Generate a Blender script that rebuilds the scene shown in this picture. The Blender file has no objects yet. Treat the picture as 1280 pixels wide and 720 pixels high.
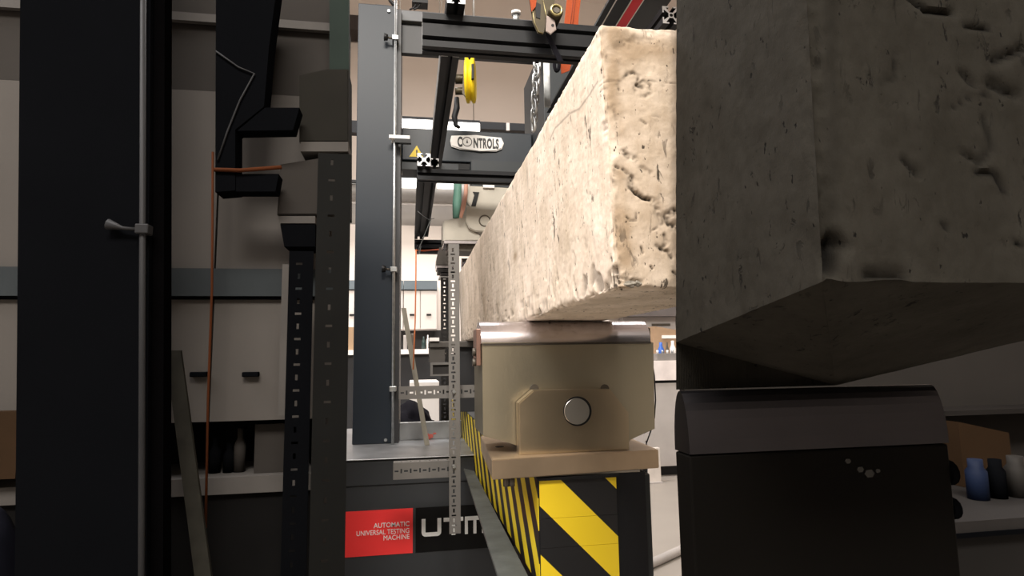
import bpy, bmesh, math, random
import numpy as np
from mathutils import Vector, Matrix, noise
random.seed(4)
S = bpy.context.scene
COL = S.collection
# ------------------------------------------------------------------ camera
F = 750.0
CAM = np.array([0.0, 0.0, 1.15])
_dy = np.array([-128 / F, -90 / F, -1.0]); _dy /= np.linalg.norm(_dy)
_up = np.array([-.016, 1.0, 0.0]); _up[2] = -(_up[0] * _dy[0] + _up[1] * _dy[1]) / _dy[2]; _up /= np.linalg.norm(_up)
_R = np.stack([np.cross(_dy, _up), _dy, _up])
cd = bpy.data.cameras.new('camera'); cam = bpy.data.objects.new('camera', cd); COL.objects.link(cam)
cd.sensor_width = 36; cd.lens = F / 1280 * 36; cd.clip_start = .02; cd.clip_end = 60
M4 = Matrix([list(r) for r in _R]).to_4x4(); M4.translation = Vector(CAM)
cam.matrix_world = M4
S.camera = cam
# ------------------------------------------------------------------ world, lamps, exposure
S.view_settings.view_transform = 'Standard'; S.view_settings.look = 'None'
S.view_settings.gamma = 1; S.view_settings.use_curve_mapping = False
S.view_settings.exposure = 0.0
w = bpy.data.worlds.new('world'); S.world = w; w.use_nodes = True
w.node_tree.nodes['Background'].inputs[0].default_value = (1.0, .98, .96, 1)
w.node_tree.nodes['Background'].inputs[1].default_value = .25

def area(name, loc, size, power, col=(1, .93, .84), rot=(0, 0, 0)):
    l = bpy.data.lights.new(name, 'AREA'); l.shape = 'RECTANGLE'; l.size, l.size_y = size
    l.energy = power; l.color = col
    o = bpy.data.objects.new(name, l); COL.objects.link(o); o.location = loc; o.rotation_euler = rot
    return o
area('unseen_panel_lamp', (-2.6, .5, 4.4), (2.2, 2.2), 216, col=(1, .97, .95), rot=(0, math.radians(-38), 0))
area('unseen_panel_lamp', (0, 4.4, 5.6), (6, 1.4), 425, col=(1, .97, .95))
area('unseen_panel_lamp', (-.5, -2.1, 4.6), (2.6, 1.0), 370, col=(1, .94, .86), rot=(math.radians(42), 0, 0))  # added unseen lamp behind the camera, brightens the beam's end face

# ------------------------------------------------------------------ helpers
def ray(px, py): return _R @ np.array([(px - 640) / F, -(py - 360) / F, -1.0])
def at(px, py, X=None, Y=None, Z=None):          # pixel of the photograph -> point on a world plane
    d = ray(px, py)
    t = Y / d[1] if Y is not None else ((Z - CAM[2]) / d[2] if Z is not None else X / d[0])
    return CAM + t * d

def lin(c): return tuple((v / 255 / 12.92 if v <= 10 else ((v / 255 + .055) / 1.055) ** 2.4) for v in c)
MATS = {}
def mat(name, col, rough=.6, metal=0.0, spec=.5, var=.12, scale=8, bump=.0, bscale=60, emit=None, aniso=None, srgb=True, detail=4, rvar=0, dim=1.0):
    if name in MATS: return MATS[name]
    c = tuple(v * dim for v in (lin(col) if srgb else col))
    m = bpy.data.materials.new(name); m.use_nodes = True
    nt = m.node_tree; b = nt.nodes['Principled BSDF']
    b.inputs['Roughness'].default_value = rough; b.inputs['Metallic'].default_value = metal
    b.inputs['Specular IOR Level'].default_value = spec
    if emit:
        b.inputs['Emission Color'].default_value = (*c, 1); b.inputs['Emission Strength'].default_value = emit
    tc = nt.nodes.new('ShaderNodeTexCoord'); mp = nt.nodes.new('ShaderNodeMapping')
    nt.links.new(tc.outputs['Object'], mp.inputs[0])
    if aniso: mp.inputs['Scale'].default_value = aniso
    n = nt.nodes.new('ShaderNodeTexNoise'); n.inputs['Scale'].default_value = scale; n.inputs['Detail'].default_value = detail
    nt.links.new(mp.outputs[0], n.inputs['Vector'])
    r = nt.nodes.new('ShaderNodeValToRGB')
    r.color_ramp.elements[0].position = .3; r.color_ramp.elements[1].position = .7
    r.color_ramp.elements[0].color = (*[v * (1 - var) for v in c], 1)
    r.color_ramp.elements[1].color = (*[min(1, v * (1 + var)) for v in c], 1)
    nt.links.new(n.outputs['Fac'], r.inputs[0]); nt.links.new(r.outputs[0], b.inputs['Base Color'])
    if rvar:
        mr = nt.nodes.new('ShaderNodeMapRange'); mr.inputs['To Min'].default_value = rough - rvar; mr.inputs['To Max'].default_value = rough + rvar
        nt.links.new(n.outputs['Fac'], mr.inputs['Value']); nt.links.new(mr.outputs[0], b.inputs['Roughness'])
    if bump:
        n2 = nt.nodes.new('ShaderNodeTexNoise'); n2.inputs['Scale'].default_value = bscale; n2.inputs['Detail'].default_value = 5
        nt.links.new(mp.outputs[0], n2.inputs['Vector'])
        bp = nt.nodes.new('ShaderNodeBump'); bp.inputs['Strength'].default_value = bump; bp.inputs['Distance'].default_value = .003
        nt.links.new(n2.outputs['Fac'], bp.inputs['Height']); nt.links.new(bp.outputs[0], b.inputs['Normal'])
    MATS[name] = m
    return m

def concrete(name, c_lo, c_hi, c_pit, rough=.9, spec=.3, c_stain_shade=(146, 124, 98)):
    m = bpy.data.materials.new(name); m.use_nodes = True; nt = m.node_tree; N = nt.nodes.new; L = nt.links.new
    b = nt.nodes['Principled BSDF']; b.inputs['Roughness'].default_value = rough; b.inputs['Specular IOR Level'].default_value = spec
    tc = N('ShaderNodeTexCoord')
    def mapping(s, loc=(0, 0, 0)):
        mp = N('ShaderNodeMapping'); mp.inputs['Scale'].default_value = s; mp.inputs['Location'].default_value = loc; L(tc.outputs['Object'], mp.inputs[0]); return mp
    def ns(mp, scale, detail, rough_=.6, dist=0):
        n = N('ShaderNodeTexNoise'); n.inputs['Scale'].default_value = scale; n.inputs['Detail'].default_value = detail
        n.inputs['Roughness'].default_value = rough_; n.inputs['Distortion'].default_value = dist; L(mp.outputs[0], n.inputs['Vector']); return n
    def ramp(src, p0, p1, c0=(0, 0, 0, 1), c1=(1, 1, 1, 1)):
        r = N('ShaderNodeValToRGB'); r.color_ramp.elements[0].position = p0; r.color_ramp.elements[1].position = p1
        r.color_ramp.elements[0].color = c0; r.color_ramp.elements[1].color = c1; L(src, r.inputs[0]); return r
    base = ramp(ns(mapping((1, 1, .6)), 16, 6, .6).outputs['Fac'], .3, .72, (*lin(c_lo), 1), (*lin(c_hi), 1))
    fine = ramp(ns(mapping((1, 1, .5)), 90, 4, .7).outputs['Fac'], .25, .6, (.82, .8, .78, 1), (1, 1, 1, 1))
    mul = N('ShaderNodeMixRGB'); mul.blend_type = 'MULTIPLY'; mul.inputs[0].default_value = 1; L(base.outputs[0], mul.inputs[1]); L(fine.outputs[0], mul.inputs[2])
    streak = ramp(ns(mapping((110, 85, 34)), 1, 4, .66, .6).outputs['Fac'], .60, .65)
    gate = ramp(ns(mapping((1, 1, 1), (3, 1, 2)), 11, 3).outputs['Fac'], .42, .60)
    fall = ramp(ns(mapping((190, 170, 95), (5, 2, 1)), 1, 2).outputs['Fac'], .69, .73)
    mg = N('ShaderNodeMath'); mg.operation = 'MULTIPLY'; L(streak.outputs[0], mg.inputs[0]); L(gate.outputs[0], mg.inputs[1])
    mx = N('ShaderNodeMath'); mx.operation = 'MAXIMUM'; L(mg.outputs[0], mx.inputs[0]); L(fall.outputs[0], mx.inputs[1])
    at_ = N('ShaderNodeAttribute'); at_.attribute_name = 'dirt'
    mx2 = N('ShaderNodeMath'); mx2.operation = 'MAXIMUM'; L(at_.outputs['Fac'], mx2.inputs[1]); 
    sc = N('ShaderNodeMath'); sc.operation = 'MULTIPLY'; sc.inputs[1].default_value = .95; L(mx.outputs[0], sc.inputs[0]); L(sc.outputs[0], mx2.inputs[0])
    mix = N('ShaderNodeMixRGB'); L(mx2.outputs[0], mix.inputs[0]); L(mul.outputs[0], mix.inputs[1]); mix.inputs[2].default_value = (*lin(c_pit), 1)
    st = N('ShaderNodeAttribute'); st.attribute_name = 'stain_shade'
    mst = N('ShaderNodeMixRGB'); L(st.outputs['Fac'], mst.inputs[0]); L(mul.outputs[0], mst.inputs[1]); mst.inputs[2].default_value = (*lin(c_stain_shade), 1)
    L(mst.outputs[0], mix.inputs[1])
    L(mix.outputs[0], b.inputs['Base Color'])
    h = N('ShaderNodeMath'); h.operation = 'SUBTRACT'; L(ns(mapping((1, 1, .7)), 120, 5, .7).outputs['Fac'], h.inputs[0]); L(mx.outputs[0], h.inputs[1])
    bp = N('ShaderNodeBump'); bp.inputs['Strength'].default_value = .35; bp.inputs['Distance'].default_value = .002
    L(h.outputs[0], bp.inputs['Height']); L(bp.outputs[0], b.inputs['Normal'])
    return m

def stripes(name, ca, cb, vec, period, phase):
    m = bpy.data.materials.new(name); m.use_nodes = True; nt = m.node_tree; b = nt.nodes['Principled BSDF']
    b.inputs['Roughness'].default_value = .45
    tc = nt.nodes.new('ShaderNodeTexCoord'); d = nt.nodes.new('ShaderNodeVectorMath'); d.operation = 'DOT_PRODUCT'
    d.inputs[1].default_value = vec; nt.links.new(tc.outputs['Object'], d.inputs[0])
    def mth(op, src, v):
        n = nt.nodes.new('ShaderNodeMath'); n.operation = op; nt.links.new(src, n.inputs[0]); n.inputs[1].default_value = v; return n.outputs[0]
    s = mth('SUBTRACT', d.outputs['Value'], phase); s = mth('DIVIDE', s, period); s = mth('FLOORED_MODULO', s, 1.0); s = mth('LESS_THAN', s, .5)
    mx = nt.nodes.new('ShaderNodeMixRGB'); nt.links.new(s, mx.inputs[0]); mx.inputs[1].default_value = (*lin(cb), 1); mx.inputs[2].default_value = (*lin(ca), 1)
    nt.links.new(mx.outputs[0], b.inputs['Base Color'])
    return m

def tag(o, label=None, cat=None, group=None, kind=None):
    for k, v in (('label', label), ('category', cat), ('group', group), ('kind', kind)):
        if v: o[k] = v
    return o
def empty(name, loc, label, cat, group=None):
    o = bpy.data.objects.new(name, None); COL.objects.link(o); o.location = loc; o.empty_display_size = .05
    return tag(o, label, cat, group)
def link(name, me, m, parent=None):
    o = bpy.data.objects.new(name, me); COL.objects.link(o)
    if m is not None and not me.materials: me.materials.append(m)
    if parent is not None:
        o.parent = parent
        pl = parent; t = Vector((0, 0, 0))
        while pl: t += pl.location; pl = pl.parent
        o.location = -t                      # geometry is written in world coordinates
    return o

class MB:
    def __init__(s): s.bm = bmesh.new()
    def quadbox(s, p, mi=0):
        v = [s.bm.verts.new(q) for q in p]
        for f in ((3, 2, 1, 0), (4, 5, 6, 7), (0, 1, 5, 4), (1, 2, 6, 5), (2, 3, 7, 6), (3, 0, 4, 7)):
            s.bm.faces.new([v[i] for i in f]).material_index = mi
        return v
    def box(s, a, b, bev=0, mi=0):
        x0, y0, z0 = [min(u, v) for u, v in zip(a, b)]; x1, y1, z1 = [max(u, v) for u, v in zip(a, b)]
        v = s.quadbox([(x0, y0, z0), (x1, y0, z0), (x1, y1, z0), (x0, y1, z0), (x0, y0, z1), (x1, y0, z1), (x1, y1, z1), (x0, y1, z1)], mi)
        if bev:
            es = list({e for q in v for e in q.link_edges})
            bmesh.ops.bevel(s.bm, geom=es, offset=bev, segments=2, affect='EDGES', profile=.5)
        return s
    def tube(s, pts, r, n=10, closed=False, rs=None):
        pts = [Vector(p) for p in pts]; rings = []
        k = len(pts)
        if closed:
            up = (pts[0] - pts[k // 2]).cross(pts[k // 4] - pts[k // 2]).normalized()
        else:
            dd = (pts[-1] - pts[0]) if (pts[-1] - pts[0]).length > 1e-6 else (pts[1] - pts[0])
            up = Vector([(1, 0, 0), (0, 1, 0), (0, 0, 1)][min(range(3), key=lambda q: abs(dd[q]))])
        for i, p in enumerate(pts):
            if closed: t = pts[(i + 1) % k] - pts[i - 1]
            else: t = pts[min(i + 1, k - 1)] - pts[max(i - 1, 0)]
            t.normalize()
            a = up.cross(t)
            if a.length < .02: a = Vector((.3, .9, .2)).cross(t)
            a.normalize(); c = t.cross(a)
            rr = rs[i] if rs else r
            rings.append([s.bm.verts.new(p + (a * math.cos(2 * math.pi * j / n) + c * math.sin(2 * math.pi * j / n)) * rr) for j in range(n)])
        m = k if closed else k - 1
        for i in range(m):
            A, B = rings[i], rings[(i + 1) % k]
            for j in range(n):
                f = s.bm.faces.new((A[j], A[(j + 1) % n], B[(j + 1) % n], B[j])); f.smooth = True
        if not closed:
            s.bm.faces.new(rings[0][::-1]); s.bm.faces.new(rings[-1])
        return s
    def prism(s, poly, y0, y1, axis='Y', cap=0, bev=0):     # poly in the plane across the axis
        def P(u, v, t): return {'Y': (u, t, v), 'X': (t, u, v), 'Z': (u, v, t)}[axis]
        A = [s.bm.verts.new(P(u, v, y0)) for u, v in poly]; B = [s.bm.verts.new(P(u, v, y1)) for u, v in poly]
        n = len(poly)
        for i in range(n): s.bm.faces.new((A[i], A[(i + 1) % n], B[(i + 1) % n], B[i]))
        f1 = s.bm.faces.new(A[::-1]); f2 = s.bm.faces.new(B); f1.material_index = f2.material_index = cap
        if bev: bmesh.ops.bevel(s.bm, geom=list({e for e in list(f1.edges) + list(f2.edges)}), offset=bev, segments=2, affect='EDGES')
        return s
    def hull(s, pts):
        v = [s.bm.verts.new(p) for p in pts]; bmesh.ops.convex_hull(s.bm, input=v); return s
    def build(s, name, m, parent=None, extra=None):
        bmesh.ops.recalc_face_normals(s.bm, faces=s.bm.faces)
        me = bpy.data.meshes.new(name); s.bm.to_mesh(me); s.bm.free()
        me.materials.append(m)
        if extra: me.materials.append(extra)
        return link(name, me, m, parent)
def box(name, a, b, m, parent=None, bev=0): return MB().box(a, b, bev).build(name, m, parent)
def cyl(name, a, b, r, m, parent=None, n=20): return MB().tube([a, b], r, n).build(name, m, parent)
def pbox(x0, y0, x1, y1, Y, depth):          # upright box whose front face fills a pixel rectangle at distance Y
    xm, ym = (x0 + x1) / 2, (y0 + y1) / 2
    return ((at(x0, ym, Y=Y)[0], Y, at(xm, y1, Y=Y)[2]), (at(x1, ym, Y=Y)[0], Y + depth, at(xm, y0, Y=Y)[2]))

def font(name, body, loc, size, m, parent, align='LEFT', sx=1.0, bold=0.0, extr=.0006, space=1.0):
    c = bpy.data.curves.new(name, 'FONT'); c.body = body; c.size = size; c.align_x = align; c.extrude = extr; c.offset = bold; c.space_character = space
    c.materials.append(m)
    tmp = bpy.data.objects.new('tmp', c); COL.objects.link(tmp)
    me = bpy.data.meshes.new_from_object(tmp.evaluated_get(bpy.context.evaluated_depsgraph_get())); bpy.data.objects.remove(tmp)
    o = bpy.data.objects.new(name, me); COL.objects.link(o); o.parent = parent
    t = Vector((0, 0, 0)); pl = parent
    while pl: t += pl.location; pl = pl.parent
    o.location = Vector(loc) - t; o.rotation_euler = (math.pi / 2, 0, 0); o.scale = (sx, 1, 1)
    return o

def slotted(u0, u1, v0, v1, fn, pitch=.0125, t=.002, uc=None, start=0):
    """plate (u across, v along) with alternating upright and lying slots; fn maps u,v -> point"""
    uc = (u0 + u1) / 2 if uc is None else uc
    us = sorted({u0, u1, uc - .006, uc - .0024, uc + .0024, uc + .006}); vs = {v0, v1}; holes = []
    k = start; v = v0 + pitch * .7
    while v < v1 - .008:
        h = (.0024, .0052) if k % 2 == 0 else (.006, .0022)
        holes.append((uc - h[0], uc + h[0], v - h[1], v + h[1])); vs |= {v - h[1], v + h[1]}; v += pitch; k += 1
    vs = sorted(vs); bm = bmesh.new(); cache = {}
    def V(i, j):
        if (i, j) not in cache: cache[(i, j)] = bm.verts.new(fn(us[i], vs[j]))
        return cache[(i, j)]
    for i in range(len(us) - 1):
        for j in range(len(vs) - 1):
            cu, cv = (us[i] + us[i + 1]) / 2, (vs[j] + vs[j + 1]) / 2
            if any(a < cu < b and c < cv < d for a, b, c, d in holes): continue
            bm.faces.new((V(i, j), V(i + 1, j), V(i + 1, j + 1), V(i, j + 1)))
    return bm
def slotted_obj(name, m, parent, *plates):
    bm = bmesh.new(); me = bpy.data.meshes.new(name)
    for p in plates:
        t = bpy.data.meshes.new('tmp'); p.to_mesh(t); p.free(); bm.from_mesh(t); bpy.data.meshes.remove(t)
    bmesh.ops.recalc_face_normals(bm, faces=bm.faces); bm.to_mesh(me); bm.free()
    o = link(name, me, m, parent)
    s = o.modifiers.new('thickness', 'SOLIDIFY'); s.thickness = .002; s.offset = 0
    return o

# ------------------------------------------------------------------ materials
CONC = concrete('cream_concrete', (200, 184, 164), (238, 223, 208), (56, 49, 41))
STEEL = mat('bearing_steel', (175, 167, 147), .33, .95, var=.14, scale=5, aniso=(1, 1, .4), bump=.04, bscale=300, rvar=.08)
STEEL2 = mat('bright_roller_steel', (205, 200, 204), .24, 1.0, var=.08, scale=20, aniso=(.2, 1, 1))
STEELD = mat('old_dark_steel', (84, 78, 70), .5, .5, var=.2, scale=8)
SLATE = mat('slate_grey_paint', (34, 40, 47), .42, 0, .26, var=.05, scale=3)
SLATED = mat('dark_slate_paint', (38, 43, 46), .5, 0, .4, var=.06, scale=3)
HOUSE = mat('charcoal_housing_paint', (50, 52, 55), .5, 0, .4, var=.05, scale=3)
BLACK = mat('black_anodised', (20, 21, 24), .5, 0, .22, var=.15, scale=20)
BLACKP = mat('black_plastic', (14, 14, 15), .5, 0, .3)
ALU = mat('cut_aluminium', (225, 225, 225), .4, .3, var=.04)
GALV = mat('galvanised_steel', (170, 172, 172), .38, .85, var=.2, scale=60)
DECK = mat('worn_steel_deck', (146, 147, 149), .42, .6, var=.22, scale=14, bump=.1, bscale=40, rvar=.12)
ANGLE = mat('grey_slotted_steel', (112, 109, 106), .5, .2, var=.1, scale=10)
ANGLED = mat('dark_slotted_steel', (44, 41, 40), .55, .2, var=.15, scale=10)
RAIL = mat('scuffed_grey_rail', (72, 75, 73), .6, .2, var=.25, scale=22, bump=.2, bscale=90)
ORANGE = mat('orange_webbing', (158, 72, 40), .8, 0, .2, var=.1, scale=200)
BRASS = mat('yellow_zinc_steel', (58, 50, 32), .42, .5, var=.25, scale=30)
YELLOW = mat('yellow_plastic', (238, 205, 30), .45, 0, .4, var=.05)
RED = mat('red_label', (248, 58, 58), .5, 0, .4, var=.03)
WHITE = mat('white_paint', (238, 234, 230), .5, 0, .4, var=.02)
HEAD = mat('light_grey_cast_head', (172, 166, 154), .5, .2, var=.1, scale=12, bump=.05)
WALLU = mat('beige_wall_paint', (208, 196, 186), .9, 0, .2, var=.03, scale=1)
WALLW = mat('white_wall_panel', (236, 226, 218), .85, 0, .2, var=.02, scale=1)
GREYP = mat('grey_duct_paint', (132, 128, 124), .55, .2, var=.08)
GREYL = mat('light_grey_panel', (172, 166, 162), .7, 0, .3, var=.05)
BLUEG = mat('blue_grey_fascia', (104, 114, 120), .6, 0, .3, var=.04)
FLOORM = mat('beige_epoxy_floor', (150, 143, 135), .45, 0, .4, var=.06, scale=2)
CARD = mat('brown_cardboard', (160, 134, 108), .85, 0, .2, var=.1)
WOOD = mat('weathered_grey_lath', (126, 121, 110), .85, 0, .2, var=.25, scale=30, aniso=(1, 1, .2))
TEAL = mat('teal_sleeve', (112, 158, 142), .5, 0, .4, var=.15)
SALMON = mat('salmon_sleeve', (205, 156, 136), .6, 0, .3)
CLOTH = mat('black_cloth', (22, 21, 26), .95, 0, .1, bump=.4, bscale=30)
LAMP = mat('lamp_diffuser', (255, 252, 246), .5, emit=2.6, var=0)
LETTER = mat('white_lettering', (240, 240, 238), .5, var=.01)
LETTERK = mat('black_lettering', (30, 30, 32), .5, var=.01)
BLUE = mat('blue_bottle_label', (50, 100, 190), .4)
STONE = mat('grey_aggregate', (128, 122, 112), .8, 0, .3, var=.35, scale=120, bump=.4, bscale=150)

# ------------------------------------------------------------------ setting
tag(box('floor', (-5, -2.5, -.1), (6, 9.2, 0), FLOORM), kind='structure')
tag(box('wall_back', (-5, 9, 0), (6, 9.2, 7), WALLU), kind='structure')
tag(box('wall_left', (-5.2, -2.5, 0), (-5, 9.2, 7), WALLU), kind='structure')
tag(box('wall_right', (6, -2.5, 0), (6.2, 9.2, 7), WALLU), kind='structure')
tag(box('wall_front', (-5.2, -2.7, 0), (6.2, -2.5, 7), mat('grey_front_wall', (165, 160, 152), .8, var=.04)), kind='structure')
tag(box('ceiling', (-5.2, -2.5, 7), (6.2, 9.2, 7.2), WALLW), kind='structure')
zt = at(520, 282, Y=6.6)[2]
tag(box('wall_partition', (-5, 6.6, 0), (6, 6.7, zt), WALLW), kind='structure')
tag(box('trim_1', (-5, 6.6, zt), (6, 6.72, at(520, 255, Y=6.6)[2]), mat('grey_bulkhead', (150, 144, 138), .8, var=.05)), kind='structure')
a, b = pbox(400, 22, 452, 40, 8.7, .2)
tag(box('roof_beam', (-4.9, 8.6, a[2]), (-.35, 8.95, b[2]), mat('brown_black_steel', (44, 36, 34), .7)), 'dark steel roof beam crossing the beige wall behind the left column top', 'beam')
# duct, pipe, lamps
z = at(520, 240, Y=6.3)[2]
tag(cyl('ventilation_duct', (-4.8, 6.3, z), (5.5, 6.3, z), .11, GREYP, n=24), 'grey round ventilation duct running along the back wall', 'duct')
z = at(520, 254.5, Y=6.45)[2]
tag(cyl('wall_pipe', (-4.8, 6.45, z), (5.5, 6.45, z), .016, WHITE, n=10), 'thin white pipe under the grey ventilation duct', 'pipe')

def lamp(x0, y0, x1, y1, Y, label, rods):
    a, b = pbox(x0, y0, x1, y1, Y, .14)
    t = empty('strip_light', ((a[0] + b[0]) / 2, Y, a[2]), label, 'light', 'strip lights over the back bench')
    box('diffuser', a, b, LAMP, t, .01)
    box('lamp_housing', (a[0], a[1] + .01, b[2]), (b[0], b[1] - .01, b[2] + .03), BLACK, t)
    for k in rods:
        x_ = at(k, y0, Y=Y)[0]; MB().tube([(x_, Y + .07, b[2] + .03), (x_, Y + .07, 7)], .004, 6).build('suspension_rod', STEELD, t)
    return t
def hang(o, x_, y_, z_):
    MB().tube([(x_, y_, z_), (x_, y_, 7)], .004, 6).build('suspension_rod', STEELD, o)
lamp(496, 149, 552, 161, 6.0, 'glowing strip light above the machine crosshead, beside the left column', (498, 550))
lamp(556, 152.5, 600, 163, 6.0, 'glowing strip light directly above the white badge', (559, 593))
lamp(496, 222.5, 536, 230.5, 5.6, 'small glowing strip light under the crosshead beside the left column', (499,))
lamp(547, 224.5, 574, 231.5, 5.6, 'small glowing strip light under the crosshead beside the teal sleeve', (553,))
a, b = pbox(600, 154, 690, 163, 6.1, .1)
tr = empty('lighting_track', (a[0], 6.1, a[2]), 'black lighting track to the right of the strip lights', 'track')
box('track_bar', a, b, BLACK, tr)
hang(tr, b[0] - .1, 6.15, b[2])
a, b = pbox(633, 153.5, 637, 163, 6.08, .02); box('track_clip', a, b, GREYL, tr)
a, b = pbox(415, 150, 450, 165, 6.1, .1)
ct = tag(box('cable_tray', (-2.5, a[1], a[2]), b, BLACK), 'black cable tray on the wall left of the slate column', 'tray'); hang(ct, -2.0, a[1] + .05, b[2])
a, b = pbox(415, 222.5, 450, 226, 6.1, .03)
ct = tag(box('conduit', (-2.5, 6.15, a[2]), (b[0], 6.18, b[2]), BLACKP), 'thin black conduit above the grey duct left of the column', 'conduit'); pass

# wall cabinets + bench
CABW = mat('off_white_cabinet', (214, 206, 200), .7, spec=.3, var=.02)
def wall_cabinet(x0, x1, label, handles):
    z0, z1 = at(520, 412, Y=6.25)[2], at(520, 363, Y=6.25)[2]
    t = empty('wall_cabinet', ((x0 + x1) / 2, 6.25, z0), label, 'cabinet', 'white wall cabinets over the bench')
    box('body', (x0, 6.27, z0), (x1, 6.59, z1), CABW, t)
    n = len(handles)
    for i, hx in enumerate(handles):
        d0, d1 = x0 + (x1 - x0) * i / n, x0 + (x1 - x0) * (i + 1) / n
        d = box('door', (d0 + .004, 6.25, z0 + .004), (d1 - .004, 6.268, z1 - .004), CABW, t, .003)
        zh = at(520, 393.5, Y=6.25)[2]
        box('handle', (hx - .024, 6.232, zh - .009), (hx + .024, 6.25, zh + .009), BLACKP, d, .003)
    box('fascia', (x0, 6.23, z1 + .008), (x1, 6.59, z1 + .1), BLUEG, t)
    box('light_pelmet', (x0, 6.24, z1), (x1, 6.59, z1 + .008), BLACKP, t)
h1, h2 = at(515, 393, Y=6.25)[0], at(536, 393, Y=6.25)[0]
g = (h1 + h2) / 2; wdt = h2 - h1
wall_cabinet(g - wdt, g + wdt, 'white wall cabinet with two small black handles behind the orange string', [h1, h2])
wall_cabinet(g - wdt * 9, g - wdt - .004, 'white wall cabinet under the blue-grey fascia left of the slate column', [g - wdt * 8.3, g - wdt * 6, g - wdt * 4, g - wdt * 1.9])
bt = empty('lab_bench', (.2, 6.2, 0), 'white-edged laboratory bench with dark underside behind the wooden lath', 'bench')
zb = at(520, 439.5, Y=5.6)[2]
box('bench_top', (-2.6, 5.6, zb - .022), (at(537, 440, Y=5.6)[0], 6.55, zb + .022), WHITE, bt)
box('bench_body', (-2.6, 5.66, 0), (at(537, 440, Y=5.6)[0] + .3, 6.5, zb - .024), mat('dark_bench_body', (34, 34, 36), .7), bt)
box('splashback', (-2.6, 6.5, zb + .023), (at(560, 440, Y=6.5)[0], 6.58, at(520, 413, Y=6.5)[2]), mat('dark_splashback', (40, 38, 36), .7), bt)
for (x0, y0, x1, y1, m, nm, lb, ct) in ((527, 420, 532, 436, mat('dark_green_glass', (30, 52, 48), .3), 'bottle', 'dark green bottle on the bench behind the orange string', 'bottle'),
                                   (504, 418, 509, 436, GREYL, 'beaker', 'grey beaker on the bench behind the leaning lath', 'beaker'),
                                   (513, 416, 518, 436, STEELD, 'canister', 'dark metal canister on the bench left of the orange string', 'canister'),
                                   (533, 418, 536.5, 436, WHITE, 'squeeze_bottle', 'white squeeze bottle at the bench end by the dark bottle', 'bottle')):
    p = at((x0 + x1) / 2, y1, Y=5.8); r = (at(x1, y1, Y=5.8)[0] - at(x0, y1, Y=5.8)[0]) / 2; h = at(x0, y0, Y=5.8)[2] - p[2]
    z0 = zb + .0225
    pr = [(0, 1), (.55, 1), (.7, .75), (.8, .4), (1, .4)] if 'bottle' in nm else [(0, 1), (.9, .95), (1, 1.02)]
    o = MB().tube([(p[0], 5.8, z0 + h * a_) for a_, _ in pr], r, 14, rs=[r * b_ for _, b_ in pr]).build(nm, m); tag(o, lb, ct)
a, b = pbox(425, 409, 442, 437, 5.7, .3); a = (a[0], a[1], zb + .0225)
tag(box('cardboard_box', a, b, CARD), 'brown cardboard box on the bench left of the slate column', 'box')
a, b = pbox(512, 477, 549, 530, 4.3, .4)
wb = empty('white_cabinet', (a[0], a[1], 0), 'white low cabinet seen between the lath and the black slotted post', 'cabinet')
box('cabinet_body', (a[0], a[1], 0), b, WHITE, wb, .006); box('plinth', (a[0] + .01, a[1] - .004, 0), (b[0] - .01, a[1] + .01, .08), GREYL, wb)

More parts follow.
